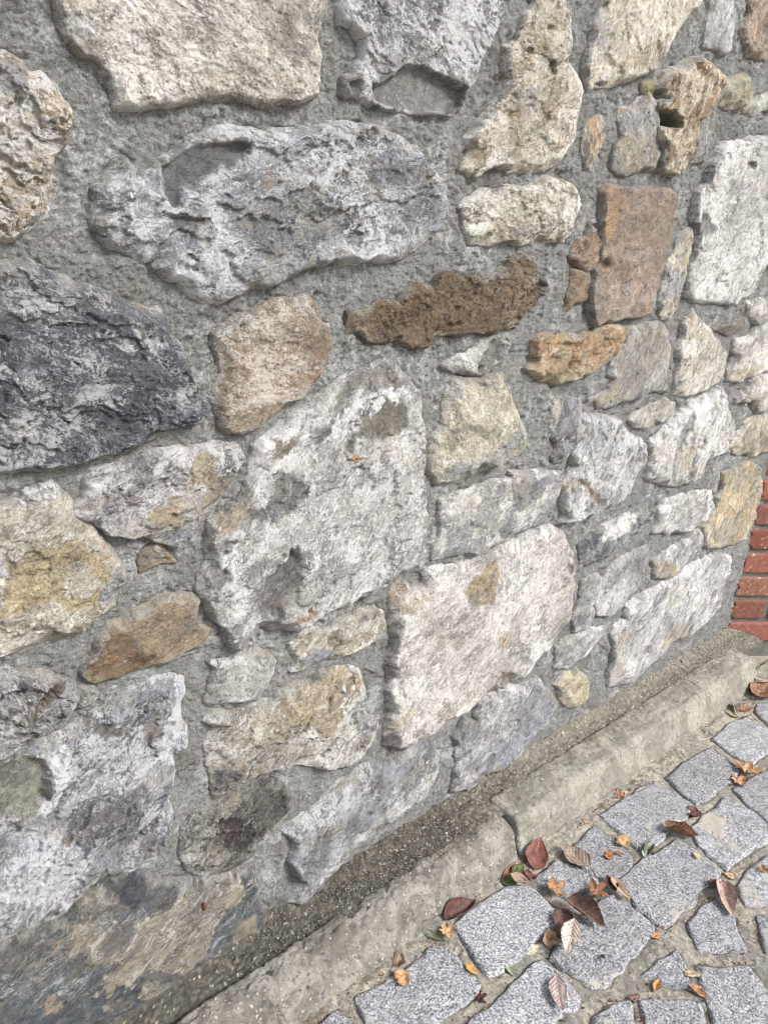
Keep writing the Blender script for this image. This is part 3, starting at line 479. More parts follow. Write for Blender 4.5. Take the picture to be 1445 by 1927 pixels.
 dict(rough=1.6,terr=.3,strata=.5,edge=.02,pal=((.20,.19,.17),(.10,.095,.085),.36,.15,.44),patches=[("10:1180,360 1280,330 1400,400 1390,470 1250,490",-.004,.006,(.05,.03,.03),.85,.3),("11:60,180 200,170 200,290 80,400 0,440 0,300",-.006,.015,(.09,.085,.075),.7,.3)]),'rough dark grey pitted stone near the foot of the wall'),
("8:0,780 60,790 110,830 110,900 80,960 20,1000 7:1400,1030 1300,1045 1200,1050 1125,1040 1150,960 1180,870 1150,830 1250,830 1400,770",'pale',.016,dict(terr=.1,strata=.4,pal=((.40,.395,.38),(.30,.295,.28),.38,.10,.40)),'low pale grey stone almost flush with the mortar'),
("8:185,740 260,700 320,660 400,650 460,600 560,560 660,540 715,560 720,650 690,700 620,735 540,770 460,800 430,805 340,830 270,875 210,890 250,820 200,780",'cream',.020,
 dict(strata=.4,pal=((.44,.42,.37),(.38,.33,.25),.40,.07,.40),patches=[("8:260,820 340,750 430,780 430,810 340,835 270,860",0,.006,(.27,.29,.34),.85,.38),("8:400,700 460,660 470,740 430,790",-.006,.005,(.25,.20,.14),.8,.3),("8:560,580 650,560 650,620 560,640",0,.008,(.30,.31,.32),.7)]),'cream stone with a blue grey corner below the huge slab'),
("8:150,1000 200,985 340,960 380,910 450,880 560,870 600,900 610,1000 580,1070 620,1130 690,1150 690,1200 650,1280 600,1350 520,1420 11:130,60 0,110 10:1340,140 1240,200 1190,235 1165,180 1170,0 7:1150,1400 1140,1300 1190,1200 1140,1160 1180,1110 1300,1120 1445,1080 8:60,1070 130,1050",'slate',.040,
 dict(strata=.5,rough=1.3,facet=.6,tilt=(0,-.05),edge=.015,pal=((.36,.34,.30),(.26,.235,.19),.45,.13,.42),patches=[("8:180,1000 340,960 380,910 560,870 610,960 520,1090 430,1240 370,1240 330,1180 190,1190 160,1080",.004,.008,(.42,.34,.215),.8,.40),("8:480,930 520,960 520,1090 495,1100",.001,.003,(.62,.64,.64),.9,.55),("8:520,1110 600,1040 620,1130 690,1160 650,1280 560,1200",0,.01,(.22,.23,.26),.8,.42),
  ("10:1190,100 1300,40 1345,60 1340,130 1230,210 1185,190",0,.006,(.12,.125,.14),.8,.35),("8:0,1300 200,1300 340,1280 260,1380 0,1420 7:1300,1440",0,.02,(.28,.26,.22),.6,.4),("7:1445,1100 8:60,1080 200,1190 150,1250 7:1300,1300 1200,1290",0,.02,(.33,.28,.20),.6,.44)]),'ochre and grey craggy stone with white crust'),
("8:760,470 800,420 830,390 870,430 940,420 950,350 1030,320 1130,310 1250,260 1320,230 1400,190 9:60,190 130,150 220,120 300,105 360,140 390,210 410,300 405,400 400,500 370,620 320,700 250,770 200,840 100,930 0,975 8:1340,970 1220,1050 1160,1120 1060,1180 950,1230 870,1290 790,1305 735,1290 735,1200 760,1120 740,1000 760,850 780,720 770,600 760,530",'white',.050,
 dict(strata=.6,terr=.18,facet=.3,edge=.018,pal=((.53,.50,.47),(.44,.42,.40),.43,.15,.38),patches=[("8:1160,440 1250,330 1330,265 1335,380 1300,490 1230,535 1170,480",.0,.008,(.42,.33,.19),.85,.30),("8:800,560 870,500 930,470 1000,450 900,540 820,590",0,.01,(.44,.34,.22),.7),("8:1330,640 1440,680 9:60,700 8:1400,760 1320,740",0,.01,(.40,.28,.18),.7),("8:740,1210 830,1100 930,1060 860,1170 760,1260",0,.012,(.50,.40,.24),.7),
  ("8:735,1270 800,1230 810,1280 760,1305",0,.004,(.13,.12,.13),.8,.2),("9:370,290 405,290 405,340 380,350",0,.004,(.12,.12,.14),.8,.2),("8:1000,1090 1210,990 1210,1030 1100,1130 1000,1190",.003,.01,(.42,.33,.24),.6),("9:10,880 60,900 90,930 0,970",-.003,.006,(.2,.16,.13),.8,.3),("8:1340,920 1420,880 1440,940 1380,960",-.003,.006,(.20,.16,.13),.8,.3),("8:760,470 830,400 860,450 830,560 780,560",0,.01,(.40,.30,.2),.7)]),'large pinkish white stone with ochre stains'),
("5:1060,760 1130,690 1230,670 1330,665 1400,670 6:40,690 80,760 110,850 150,950 140,1030 80,1090 20,1130 5:1400,1100 1300,1170 1200,1210 1110,1240 1010,1260 980,1180 980,1080 1000,1000 1050,930 1050,860",'cream',.048,
 dict(terr=.08,facet=.6,edge=.020,rough=.8,tilt=(.05,0),pal=((.46,.43,.34),(.40,.365,.28),.36,.13,.38),patches=[("5:1080,960 1220,930 1200,960 1090,1000",0,.006,(.27,.27,.27),.7,.3),("5:1060,1240 1060,1170 1200,1130 1340,1040 1440,950 6:120,900 150,980 80,1090 5:1300,1180 1110,1245",0,.012,(.30,.31,.31),.8,.38),("5:1060,770 1130,700 1230,680 1180,760 1080,850",0,.012,(.37,.37,.35),.8)]),'rounded cream stone with grey underside'),
("5:1020,1330 1100,1300 1200,1270 1300,1240 1400,1230 6:60,1190 180,1190 330,1180 310,1270 270,1350 230,1420 9:180,95 100,125 20,165 8:1400,160 1290,210 1180,240 1060,260 975,280 1000,200 1030,130 1020,60",'pale',.026,
 dict(strata=.5,facet=.5,pal=((.46,.45,.42),(.33,.335,.35),.42,.08,.42),patches=[("6:60,1240 270,1225 200,1330 110,1400 60,1370",0,.006,(.21,.215,.23),.85,.34),("8:1320,110 1390,60 1390,130 1340,150",0,.005,(.15,.16,.18),.8,.3),("8:1060,150 1150,60 1180,140 1100,200",0,.01,(.27,.29,.33),.7)]),'pale grey leaf shaped stone with dark patches'),
("5:1040,595 1120,560 1200,520 1250,460 1310,450 1370,480 1390,500 1370,560 1330,590 1270,620 1220,660 1130,645 1060,620",'pale',.018,
 dict(facet=.7,pal=((.38,.38,.35),(.30,.30,.29),.38,.08,.4),patches=[("5:1200,640 1250,520 1310,460 1400,490 1370,560 1300,600 1240,650",-.004,.004,(.15,.145,.145),.85,.2)]),'small flint like wedge half white and half dark grey'),
("6:200,460 260,440 350,440 430,440 500,430 550,400 620,380 690,400 670,460 640,530 590,590 540,630 440,660 370,690 310,710 240,680 150,630 200,580 195,520",'orange',.034,
 dict(rough=1.2,strata=.5,patches=[("6:330,470 440,470 430,500 340,500",-.010,.004,(.16,.10,.05),.8,.1),("6:150,620 230,660 310,700 440,650 540,620 560,600 420,640 300,670 210,620",0,.008,(.45,.40,.28),.7)]),'bright orange stone with cream rim'),
("6:700,400 790,380 870,370 920,410 925,500 905,600 905,740 840,745 770,770 700,795 600,820 530,830 520,780 590,740 620,670 590,650 620,560 660,500",'slate',.026,
 dict(strata=1.2,terr=.15,pal=((.27,.26,.235),(.33,.31,.27),.40,.08,.4),patches=[("6:530,830 520,780 600,740 640,700 640,800",0,.012,(.40,.36,.27),.8,.34),("6:690,760 800,730 880,730 850,750 720,790",0,.006,(.2,.2,.23),.7,.3)]),'grey brown stone beneath the rectangular brown one'),
("6:1040,300 1080,340 1130,390 1150,440 1200,480 1225,560 1215,640 1180,700 1100,740 1030,765 950,765 955,680 965,600 960,520 1000,450 1000,380",'white',.026,
 dict(strata=1.0,pal=((.50,.475,.42),(.40,.355,.28),.42,.09,.38),patches=[("6:1020,310 1070,340 1100,440 1020,480",0,.01,(.44,.36,.22),.7)]),'upright cream stone with a pointed top'),
("6:1150,405 1240,372 1330,340 1325,395 1240,430",'slate',.010,dict(pal=((.16,.145,.115),(.20,.185,.15),.14,.04,.4)),'small dark triangular hollow in the mortar near the right edge'),  # mortar hollow drawn as a low piece, its shade put into the colour
("6:1350,250 1445,240 1600,240 1600,640 1445,640 1350,665 1280,685 1235,670 1240,620 1270,560 1280,470 1360,440 1390,380 1360,320",'white',.030,
 dict(strata=.8,patches=[("6:1260,540 1310,540 1300,600 1260,590",-.004,.004,(.16,.13,.10),.8,.2),("6:1240,640 1440,590 1440,620 1280,680",0,.006,(.46,.37,.24),.7)]),'bumpy off white stone with a tan lower edge'),
("6:1370,670 1445,650 1600,650 1600,800 1445,840 1390,860 1350,800 1290,810 1280,790 1330,740",'pale',.026,dict(pal=((.44,.42,.39),(.34,.31,.27),.42,.10,.4),patches=[("6:1340,800 1400,790 1400,840 1370,850",-.006,.004,(.14,.12,.09),.8,.2)]),'small pale stone with a brown chip at the right edge'),
("6:1300,960 1350,900 1445,870 1600,860 1600,1060 1445,1070 1380,1100 1340,1085 1270,1080 1240,1040",'warm',.026,dict(strata=.8,pal=((.46,.41,.32),(.36,.32,.26),.40,.10,.4)),'cream tan stone at the right edge'),
("6:1220,1190 1290,1160 1350,1130 1400,1150 1420,1230 1400,1320 1380,1420 9:1350,100 1330,160 1230,200 1150,210 1100,200 1110,100 1160,30 6:1170,1350 1200,1280",'warm',.030,dict(strata=1.1,pal=((.46,.37,.23),(.46,.42,.34),.38,.12,.42)),'ochre stone beside the brick corner'),
("6:350,770 400,780 440,800 455,880 430,960 440,1000 400,1070 350,1120 300,1130 290,1110 320,1060 290,1000 315,930 310,850",'gray',.030,dict(strata=1.2,facet=.8,pal=((.25,.25,.275),(.18,.18,.19),.38,.05,.4)),'blue grey blade shaped upright stone'),
("6:270,840 310,770 322,850 315,930 292,990 290,900",'cream',.012,dict(strata=1.4,pal=((.44,.42,.38),(.36,.34,.3),.38,.05,.4)),'thin cream sliver left of the blue grey blade'),
("6:450,890 540,870 650,900 700,970 780,1010 800,1090 760,1170 740,1250 700,1310 620,1360 540,1400 480,1430 9:480,30 400,75 340,75 370,0 6:350,1400 340,1250 400,1150 400,1090 450,1030",'pale',.040,
 dict(strata=1.0,facet=.6,edge=.014,pal=((.45,.455,.46),(.37,.375,.385),.43,.10,.42),patches=[("6:440,1210 520,1300 500,1270 560,1350 540,1370 480,1300 430,1250",-.006,.004,(.30,.20,.12),.8,.25),("6:340,1240 440,1210 430,1270 350,1330",0,.01,(.40,.34,.24),.7)]),'pale blue white stone with a crack across its foot'),
("6:710,900 740,860 820,810 900,790 950,810 940,860 890,900 830,910 790,950 740,940",'cream',.018,dict(strata=.5,pal=((.42,.40,.36),(.34,.32,.28),.42,.05,.4)),'small low cream grey stone'),
("6:820,1020 900,970 960,900 1000,850 1080,800 1150,760 1200,715 1225,760 1250,850 1280,930 1270,1000 1210,1080 1130,1120 1100,1180 1050,1230 960,1265 900,1250 800,1220 830,1120",'white',.044,
 dict(strata=1.1,facet=.6,pal=((.48,.465,.44),(.34,.34,.345),.45,.10,.38),patches=[("6:1000,920 1050,830 1060,900 1010,1000 990,1130 960,1250 940,1230 970,1080",-.005,.006,(.36,.36,.36),.8,.35),("6:985,1030 1090,1040 1040,1140 1080,1180 980,1200",0,.008,(.52,.47,.36),.8,.4),("6:810,1090 835,1100 830,1150 805,1150",0,.004,(.2,.2,.22),.8,.2)]),'white and grey stone split by an upright seam'),
("9:440,210 470,170 560,110 640,60 740,10 6:850,1330 900,1320 9:850,0 830,60 760,110 700,160 620,220 540,270 470,310 440,300",'slate',.040,
 dict(strata=.65,facet=.6,edge=.016,tilt=(0,-.1),pal=((.22,.225,.235),(.16,.165,.175),.38,.06,.4),patches=[("9:540,160 640,80 740,20 730,70 640,150 560,180",.003,.006,(.58,.57,.53),.85,.5),("9:440,200 500,150 560,120 540,200 450,240",-.003,.006,(.11,.11,.12),.8,.2)]),'dark slanting stone with a white upper face'),
("6:900,1340 970,1310 1100,1280 1150,1290 1160,1370 9:1160,20 1090,70 1000,120 900,135 830,120 850,70 870,0",'white',.022,dict(strata=.4,pal=((.48,.47,.45),(.38,.375,.37),.44,.07,.4)),'low white stone left of the ochre one'),
("9:830,290 880,240 950,200 1040,150 1080,110 1100,150 1080,220 1020,280 960,340 900,370 830,375",'pale',.022,
 dict(strata=.6,pal=((.40,.40,.405),(.32,.32,.32),.40,.06,.4),patches=[("9:830,310 850,285 945,290 950,345 900,370 825,375",.002,.004,(.46,.38,.26),.85,.32)]),'grey stone with a tan block at its lower corner'),
("9:520,440 550,370 620,290 700,240 800,200 780,300 750,400 690,480 660,530 600,570 520,580 500,520",'pale',.018,dict(strata=.9,facet=.6,pal=((.36,.365,.37),(.29,.29,.285),.40,.06,.4)),'grey smooth stone partly smeared with mortar'),
("9:430,380 530,360 540,420 515,520 500,600 470,645 400,668 380,600 420,500",'gray',.014,dict(strata=1.0,pal=((.30,.305,.31),(.24,.24,.245),.36,.05,.4)),'dim grey stone beside the large pinkish white one'),
("9:680,530 760,480 860,420 950,370 1030,310 1100,280 1180,240 1250,260 1250,340 1210,440 1190,530 1130,610 1060,660 980,700 900,770 820,840 760,900 680,950 590,975 580,900 600,820 620,740 600,700 620,640 680,600",'pale',.032,
 dict(strata=.7,terr=.3,pal=((.43,.425,.42),(.33,.33,.335),.43,.09,.40),patches=[("9:900,640 1040,610 1010,700 930,740 870,760",.001,.006,(.47,.41,.30),.8,.38),("9:600,700 690,640 720,700 640,790 680,900 590,960",0,.015,(.45,.39,.31),.6,.4),("9:1180,250 1250,260 1240,320 1160,310",0,.01,(.30,.31,.34),.7),("9:900,440 990,380 1000,440 920,560",0,.012,(.42,.38,.31),.6)]),'long light grey stone rising towards the brick corner'),
("9:310,750 400,690 480,650 570,640 560,690 480,760 440,800 380,850 290,870 300,810",'pale',.020,dict(strata=.6,pal=((.38,.38,.38),(.29,.295,.30),.41,.08,.4)),'small lumpy grey stone low in the wall'),
("9:300,960 350,910 430,880 470,930 475,1010 430,1060 370,1085 330,1040",'warm',.030,dict(terr=.1,edge=.014,pal=((.43,.39,.29),(.40,.33,.21),.35,.05,.4)),'small yellowish stone resting on the gravel'),
("9:90,980 200,920 240,960 290,1010 290,1090 240,1170 170,1250 70,1350 0,1410 11:1400,30 1330,70 1260,110 1200,160 1080,195 1100,100 1110,0 8:1110,1350 1100,1250 1150,1140 1200,1170 1220,1060 1290,1010 1400,970",'pale',.034,
 dict(strata=.8,facet=.5,pal=((.38,.38,.385),(.29,.29,.30),.41,.10,.42),patches=[("9:110,1050 200,940 250,960 290,1010 290,1100 170,1250 60,1360 0,1410 0,1330 80,1200",.002,.008,(.33,.35,.395),.85,.32),("8:1150,1330 1250,1220 1350,1250 1330,1400 1200,1440",0,.015,(.26,.275,.31),.7,.4),("8:1220,1100 1380,1030 9:60,1050 0,1150 8:1350,1180",.002,.015,(.46,.445,.40),.6,.42)]),'grey stone with a smooth blue grey corner above the gravel'),
("8:1020,1230 1010,1300 990,1400 11:985,40 970,130 880,250 780,320 660,410 560,510 480,600 370,700 270,770 190,805 220,740 250,680 200,580 230,480 180,420 330,300 460,170 620,60 8:760,1380 880,1290",'gray',.044,
 dict(strata=.7,facet=.5,edge=.014,tilt=(0,-.03),pal=((.26,.265,.285),(.215,.215,.22),.39,.08,.40),patches=[("11:960,40 985,120 880,250 780,320 660,410 560,510 480,600 370,700 270,750 340,660 440,560 540,450 700,330 860,180",.0,.012,(.46,.45,.42),.75,.46),("11:260,560 350,400 430,420 400,560 300,660 260,700",-.003,.012,(.19,.19,.19),.7,.36)]),'long blue grey stone with a pale lower rim at the foot'),
("7:770,250 830,190 880,200 930,250 960,290 880,290 840,320 780,335 760,290",'slate',.010,dict(rough=1.3,pal=((.16,.14,.12),(.30,.22,.13),.30,.10,.42)),'tiny dark and ochre stone sunk in the mortar'),
]
for k, s in enumerate(STONES): s[3].setdefault('pal', PAL[s[1]])

# mortar grid over the whole wall face
us = [-.35]
while us[-1] < 2.13:
    u = us[-1]; us.append(u+(.0055 if u < -.02 else max(.0019, .0011+.0014*max(0,u))))
us = np.array(us); vs = np.concatenate([np.arange(-.06, 1.62, .0021), np.arange(1.62, 1.95, .008)])
U, V = np.meshgrid(us, vs, indexing='ij')
near = np.full(U.shape, -1.0)                # signed distance to the nearest stone (positive inside one)
wall_polys = []
for k, (o, kind, h, kw, lab) in enumerate(STONES):
    P = on_wall(trace(o), h*.30); wall_polys.append(P)
    i0, i1 = np.searchsorted(us, [P[:,0].min()-.04, P[:,0].max()+.04]); j0, j1 = np.searchsorted(vs, [P[:,1].min()-.04, P[:,1].max()+.04])
    s = sdist(U[i0:i1,j0:j1], V[i0:i1,j0:j1], P); near[i0:i1,j0:j1] = np.maximum(near[i0:i1,j0:j1], s)
def mortar_height(U, V, near):
    m = .0055*fbm(U*11, V*11, 301, 3)+.0030*fbm(U*38, V*38, 302, 4, .6)
    cr = ridged(U*60, V*75, 303, 4, .6); m = m+.0026*cr+.0024*fbm(U*150, V*190, 304, 3, .75)
    wst, _ = worley(U*150, V*150, 305); m = m-.0020*wst
    lump = fbm(U*26+3, V*26, 306, 4, .6); m = m+.0028*sstep(.1,.35,lump)
    groove = np.exp(-np.clip(-near,0,1)/.0045)*(.35+.65*(fbm(U*16, V*16, 307, 3) > -.05))
    m = m-.0036*groove
    m = m-.020*sstep(.003, .014, near)-.0025
    m = m-.055*sstep(.5, 0, V)*0
    return m
Zm = mortar_height(U, V, near)
wall = tag(empty('stone_wall', (1.0, 0, 0)), 'rubble stone wall of grey, cream and brown boulders in rough grey mortar', 'wall')
keep = near < .03
used, faces = grid_faces(keep)
co = np.stack([U[used], -Zm[used], V[used]], 1)
mesh_obj('mortar', co, faces, M_MORTAR, wall, (1.0,0,0))
# the body of the wall behind its face
bx = [(-.35,.04,-.1),(2.16,.04,-.1),(2.16,.40,-.1),(-.35,.40,-.1),(-.35,.04,1.95),(2.16,.04,1.95),(2.16,.40,1.95),(-.35,.40,1.95)]
mesh_obj('core', bx, [(0,1,5,4),(1,2,6,5),(2,3,7,6),(3,0,4,7),(4,5,6,7),(3,2,1,0)], M_MORTAR, wall, (1.0,.2,0), smooth=False)

def wplace(x, y, z): return np.stack([x, -z, y], 1)
for k, (o, kind, h, kw, lab) in enumerate(STONES):
    P = wall_polys[k]; c = P.mean(0); res = np.clip(1.45*depth_of(c[0], 0, c[1])/768, .0013, .0032)
    ob = build_relief(P, kind, h, 100+k*7, M_STONE, wplace, 'wall_stone', wall, res, patch_plane=lambda p, hh=h: on_wall(p, hh*.5), **kw)
    ob['label'] = lab

# ------------------------------------------------------------------ ground, jointing, setts
gm = mat_concrete('ground_earth', (.20,.18,.145), (.28,.26,.21), .6)
mesh_obj('ground', [(-60,-60,-.03),(60,-60,-.03),(60,60,-.03),(-60,60,-.03)], [(0,1,2,3)], gm, smooth=False)['kind'] = 'structure'
SETTS = [
("12:895,95 1000,15 1130,-55 1285,45 1240,120 1150,190 1060,240 970,180", 0,'square granite sett beside the pale kerb, small orange leaf at its far corner'),
("9:1145,1240 1240,1160 1320,1120 1445,1180 1560,1240 1445,1300 1350,1370 1290,1350", 0,'granite sett next to the maple leaf, far end of the pale kerb'),
("9:1375,1090 1400,1050 1560,1030 1620,1130 1560,1200 1470,1180", 0,'farthest granite sett, under the pink and brown leaves'),
("12:540,310 640,240 740,170 830,130 940,190 1030,250 1000,310 900,370 870,440 800,480 740,480 640,400", 0,'long granite sett with a mortar smear and the ochre leaf at its foot'),
("12:1265,170 1350,110 1445,60 1600,-10 1620,250 1445,335 1360,270", 0,'granite sett at the right edge below the maple leaf'),
("12:1040,370 1120,290 1220,210 1330,270 1430,340 1440,430 1350,490 1290,540 1220,590 1160,540 1070,470", .06,'granite sett with a broad cream mortar stain on its top'),
("12:395,460 500,370 600,430 700,520 690,590 600,650 500,640 400,560", 0,'granite sett under the grey brown veined leaf'),
("12:180,650 300,550 400,590 510,660 500,710 420,780 330,730 250,700", 0,'small granite sett under the orange maple leaf'),
("12:640,660 720,590 790,540 870,490 960,445 1060,500 1180,610 1160,670 1070,700 1040,780 960,830 890,920 820,880 740,810 690,740", 0,'large central granite sett right of the tan oval leaf'),
("12:-254,905 -190,830 -44,740 60,685 160,700 320,830 310,880 200,970 100,1070 0,1140 -74,1180 -150,1070", 0,'granite sett beside the worn kerb, below the green leaves'),
("12:270,1080 300,1000 400,900 500,800 600,740 700,800 815,905 810,950 740,1030 680,1090 640,1160 560,1220 480,1230 380,1170", 0,'granite sett under the big dark leaf and the white leaf'),
("12:-204,1450 -54,1340 60,1230 200,1100 300,1150 410,1290 400,1350 290,1400 250,1500 -150,1580", 0,'granite sett carrying the grey leaf with a long stalk'),
("11:560,1310 700,1220 870,1100 950,1030 1010,1020 1080,1060 1130,1130 1220,1230 1200,1280 1100,1340 960,1440 900,1540 650,1560 600,1400", 0,'granite sett at the foot of the worn kerb, round ochre leaf on its corner'),
("11:350,1445 400,1400 450,1380 520,1440 580,1540 360,1560", 0,'small granite sett cut by the bottom edge beside the worn kerb'),
("12:1020,890 1100,810 1170,760 1250,850 1280,940 1315,1030 1200,1035 1070,1030", 0,'small wedge shaped granite sett below the pink leaf'),
("12:770,1170 860,1110 950,1050 980,1110 1015,1230 920,1220 830,1200", 0,'triangular granite sett above the flame shaped orange leaf'),
("12:1055,1120 1200,1140 1340,1120 1445,1280 1480,1560 1190,1580 1130,1330", 0,'long granite sett in the bottom right corner'),
("12:1280,690 1340,600 1445,520 1620,500 1620,830 1445,790 1330,790", .02,'granite sett at the right edge with crusted mortar'),
("12:1390,860 1600,850 1620,1050 1445,1050", .03,'narrow granite sett at the right edge above the corner one'),
("12:760,1320 850,1310 1000,1320 1080,1330 1110,1450 1120,1570 790,1570", 0,'granite sett at the bottom edge between the brown leaf and the orange curl'),
("12:500,1400 600,1350 690,1315 710,1400 725,1570 490,1570", 0,'granite sett at the bottom edge left of the brown leaf'),
]
sett_polys = [on_ground(trace(s[0]), .008) for s in SETTS]
gx = np.arange(.30, 2.75, .0036); gy = np.arange(-1.15, -.10, .0036)
GX, GY = np.meshgrid(gx, gy, indexing='ij'); gn = np.full(GX.shape, -1.0)
for P in sett_polys:
    i0, i1 = np.searchsorted(gx, [P[:,0].min()-.03, P[:,0].max()+.03]); j0, j1 = np.searchsorted(gy, [P[:,1].min()-.03, P[:,1].max()+.03])
    if i1 > i0 and j1 > j0: gn[i0:i1,j0:j1] = np.maximum(gn[i0:i1,j0:j1], sdist(GX[i0:i1,j0:j1], GY[i0:i1,j0:j1], P)+.0025)
gz = .0028+.0035*fbm(GX*18, GY*18, 401, 4)+.0018*fbm(GX*70, GY*70, 402, 4, .6)-.006*np.exp(-np.clip(-gn,0,1)/.005)*sstep(-.25,.15,fbm(GX*20, GY*20, 403, 3))
gz = gz+.004*np.exp(-((GY+.15)/.02)**2)
used, faces = grid_faces(gn < .012)
dirt = .80*np.exp(-np.clip(-gn,0,1)/.0050)+.55*np.exp(-((GY+.155)/.010)**2)
jo = mesh_obj('path', np.stack([GX[used], GY[used], gz[used]], 1), faces, M_PATH, None, (1.4,-.5,0), {'dirt':('FLOAT', dirt[used])}); jo['kind'] = 'structure'
# plain continuation of the path beyond the laid setts
mesh_obj('path', [(-6,-8,-.008),(8,-8,-.008),(8,.0,-.008),(-6,.0,-.008)], [(0,1,2,3)], M_JOINT, None, (0,-3,0), smooth=False)['kind'] = 'structure'
def gplace(x, y, z): return np.stack([x, y, z-.004], 1)
for k, (o, beige, lab) in enumerate(SETTS):
    P = sett_polys[k]; c = P.mean(0); res = np.clip(1.6*depth_of(c[0], c[1], 0)/768, .002, .0035)
    pt = []
    if k == 5: pt = [("12:1070,360 1090,300 1150,290 1215,340 1190,420 1120,410",.001,.004,None,0,.62),("12:1240,470 1300,460 1290,500 1250,490",.001,.004,None,0,.6)]
    if k == 3: pt = [("12:770,335 830,340 835,370 790,365",.001,.003,None,0,.62)]
    if k == 10: pt = [("12:560,1170 620,1160 620,1210 570,1200",.001,.004,None,0,.6),("12:440,1150 640,1110 640,1240 440,1240",0,.01,None,0,.42)]
    if k == 8: pt = [("12:880,800 980,760 1040,780 960,840 890,930",0,.01,None,0,.45)]
    if k == 17: pt = [("12:1280,690 1330,640 1445,740 1445,800 1300,790",0,.01,None,0,.46)]
    if k == 20: pt = [("12:500,1400 600,1350 620,1445 500,1445",0,.01,None,0,.42)]
    ob = build_relief(P, 'pale', .026, 700+k*11, M_GRANITE, gplace, 'granite_sett', None, res, pal=((.3,.3,.3),(.3,.3,.3),.20+beige, random.Random(k*5+1).uniform(.82,1.18), .3), patches=pt, patch_plane=lambda p: on_ground(p, .012),
        rough=.55, facet=.12, terr=.05, edge=.004, warp=.0028, spread=.0058)
    tag(ob, lab, 'paving stone', 'granite setts of the path')

# crumbs of leaf and grit caught in the joints
rnd = np.random.default_rng(11); vs_, fs_, cs_ = [], [], []; k = 0
oct_v = np.array([(1,0,0),(-1,0,0),(0,1,0),(0,-1,0),(0,0,1),(0,0,-1)], float)
oct_f = np.array([(0,2,4),(2,1,4),(1,3,4),(3,0,4),(2,0,5),(1,2,5),(3,1,5),(0,3,5)])
pr_ = np.where((gn < -.001), np.exp(-np.clip(-gn,0,1)/.007)+.9*np.exp(-((GY+.165)/.014)**2)+.06, 0)*(GY < -.15)*sstep(-.35,.3,fbm(GX*14, GY*14, 405, 3))
pr_ = (pr_/pr_.sum()).ravel(); pick = rnd.choice(pr_.size, 7500, p=pr_)
for q_ in pick:
    x, y, z = GX.flat[q_]+rnd.uniform(-.002,.002), GY.flat[q_]+rnd.uniform(-.002,.002), gz.flat[q_]
    flat = rnd.random() < .45; r_ = rnd.uniform(.0007,.0019)*(1.5 if flat else 1)
    q = oct_v*r_*rnd.uniform(.6,1.4,(6,3))*((1,rnd.uniform(.3,1),.25) if flat else (1,1,.9)); a = rnd.uniform(0,6.28); ca, sa = math.cos(a), math.sin(a)
    q = np.stack([q[:,0]*ca-q[:,1]*sa, q[:,0]*sa+q[:,1]*ca, q[:,2]], 1)+(x,y,z+r_*.4)
    t = rnd.random(); c = np.array([.13,.075,.04])*rnd.uniform(.4,1.6) if flat else (np.array([.14,.125,.10])*rnd.uniform(.5,1.5) if t < .6 else np.array([.42,.39,.32]))
    vs_.append(q); fs_.append(oct_f+6*k); cs_.append(np.repeat(c[None], 6, 0)); k += 1
mesh_obj('grit', np.concatenate(vs_), np.concatenate(fs_), M_GRAVEL, None, (1.4,-.5,0), {'col':('FLOAT_COLOR', rgba(np.concatenate(cs_)))}, smooth=False)['kind'] = 'stuff'

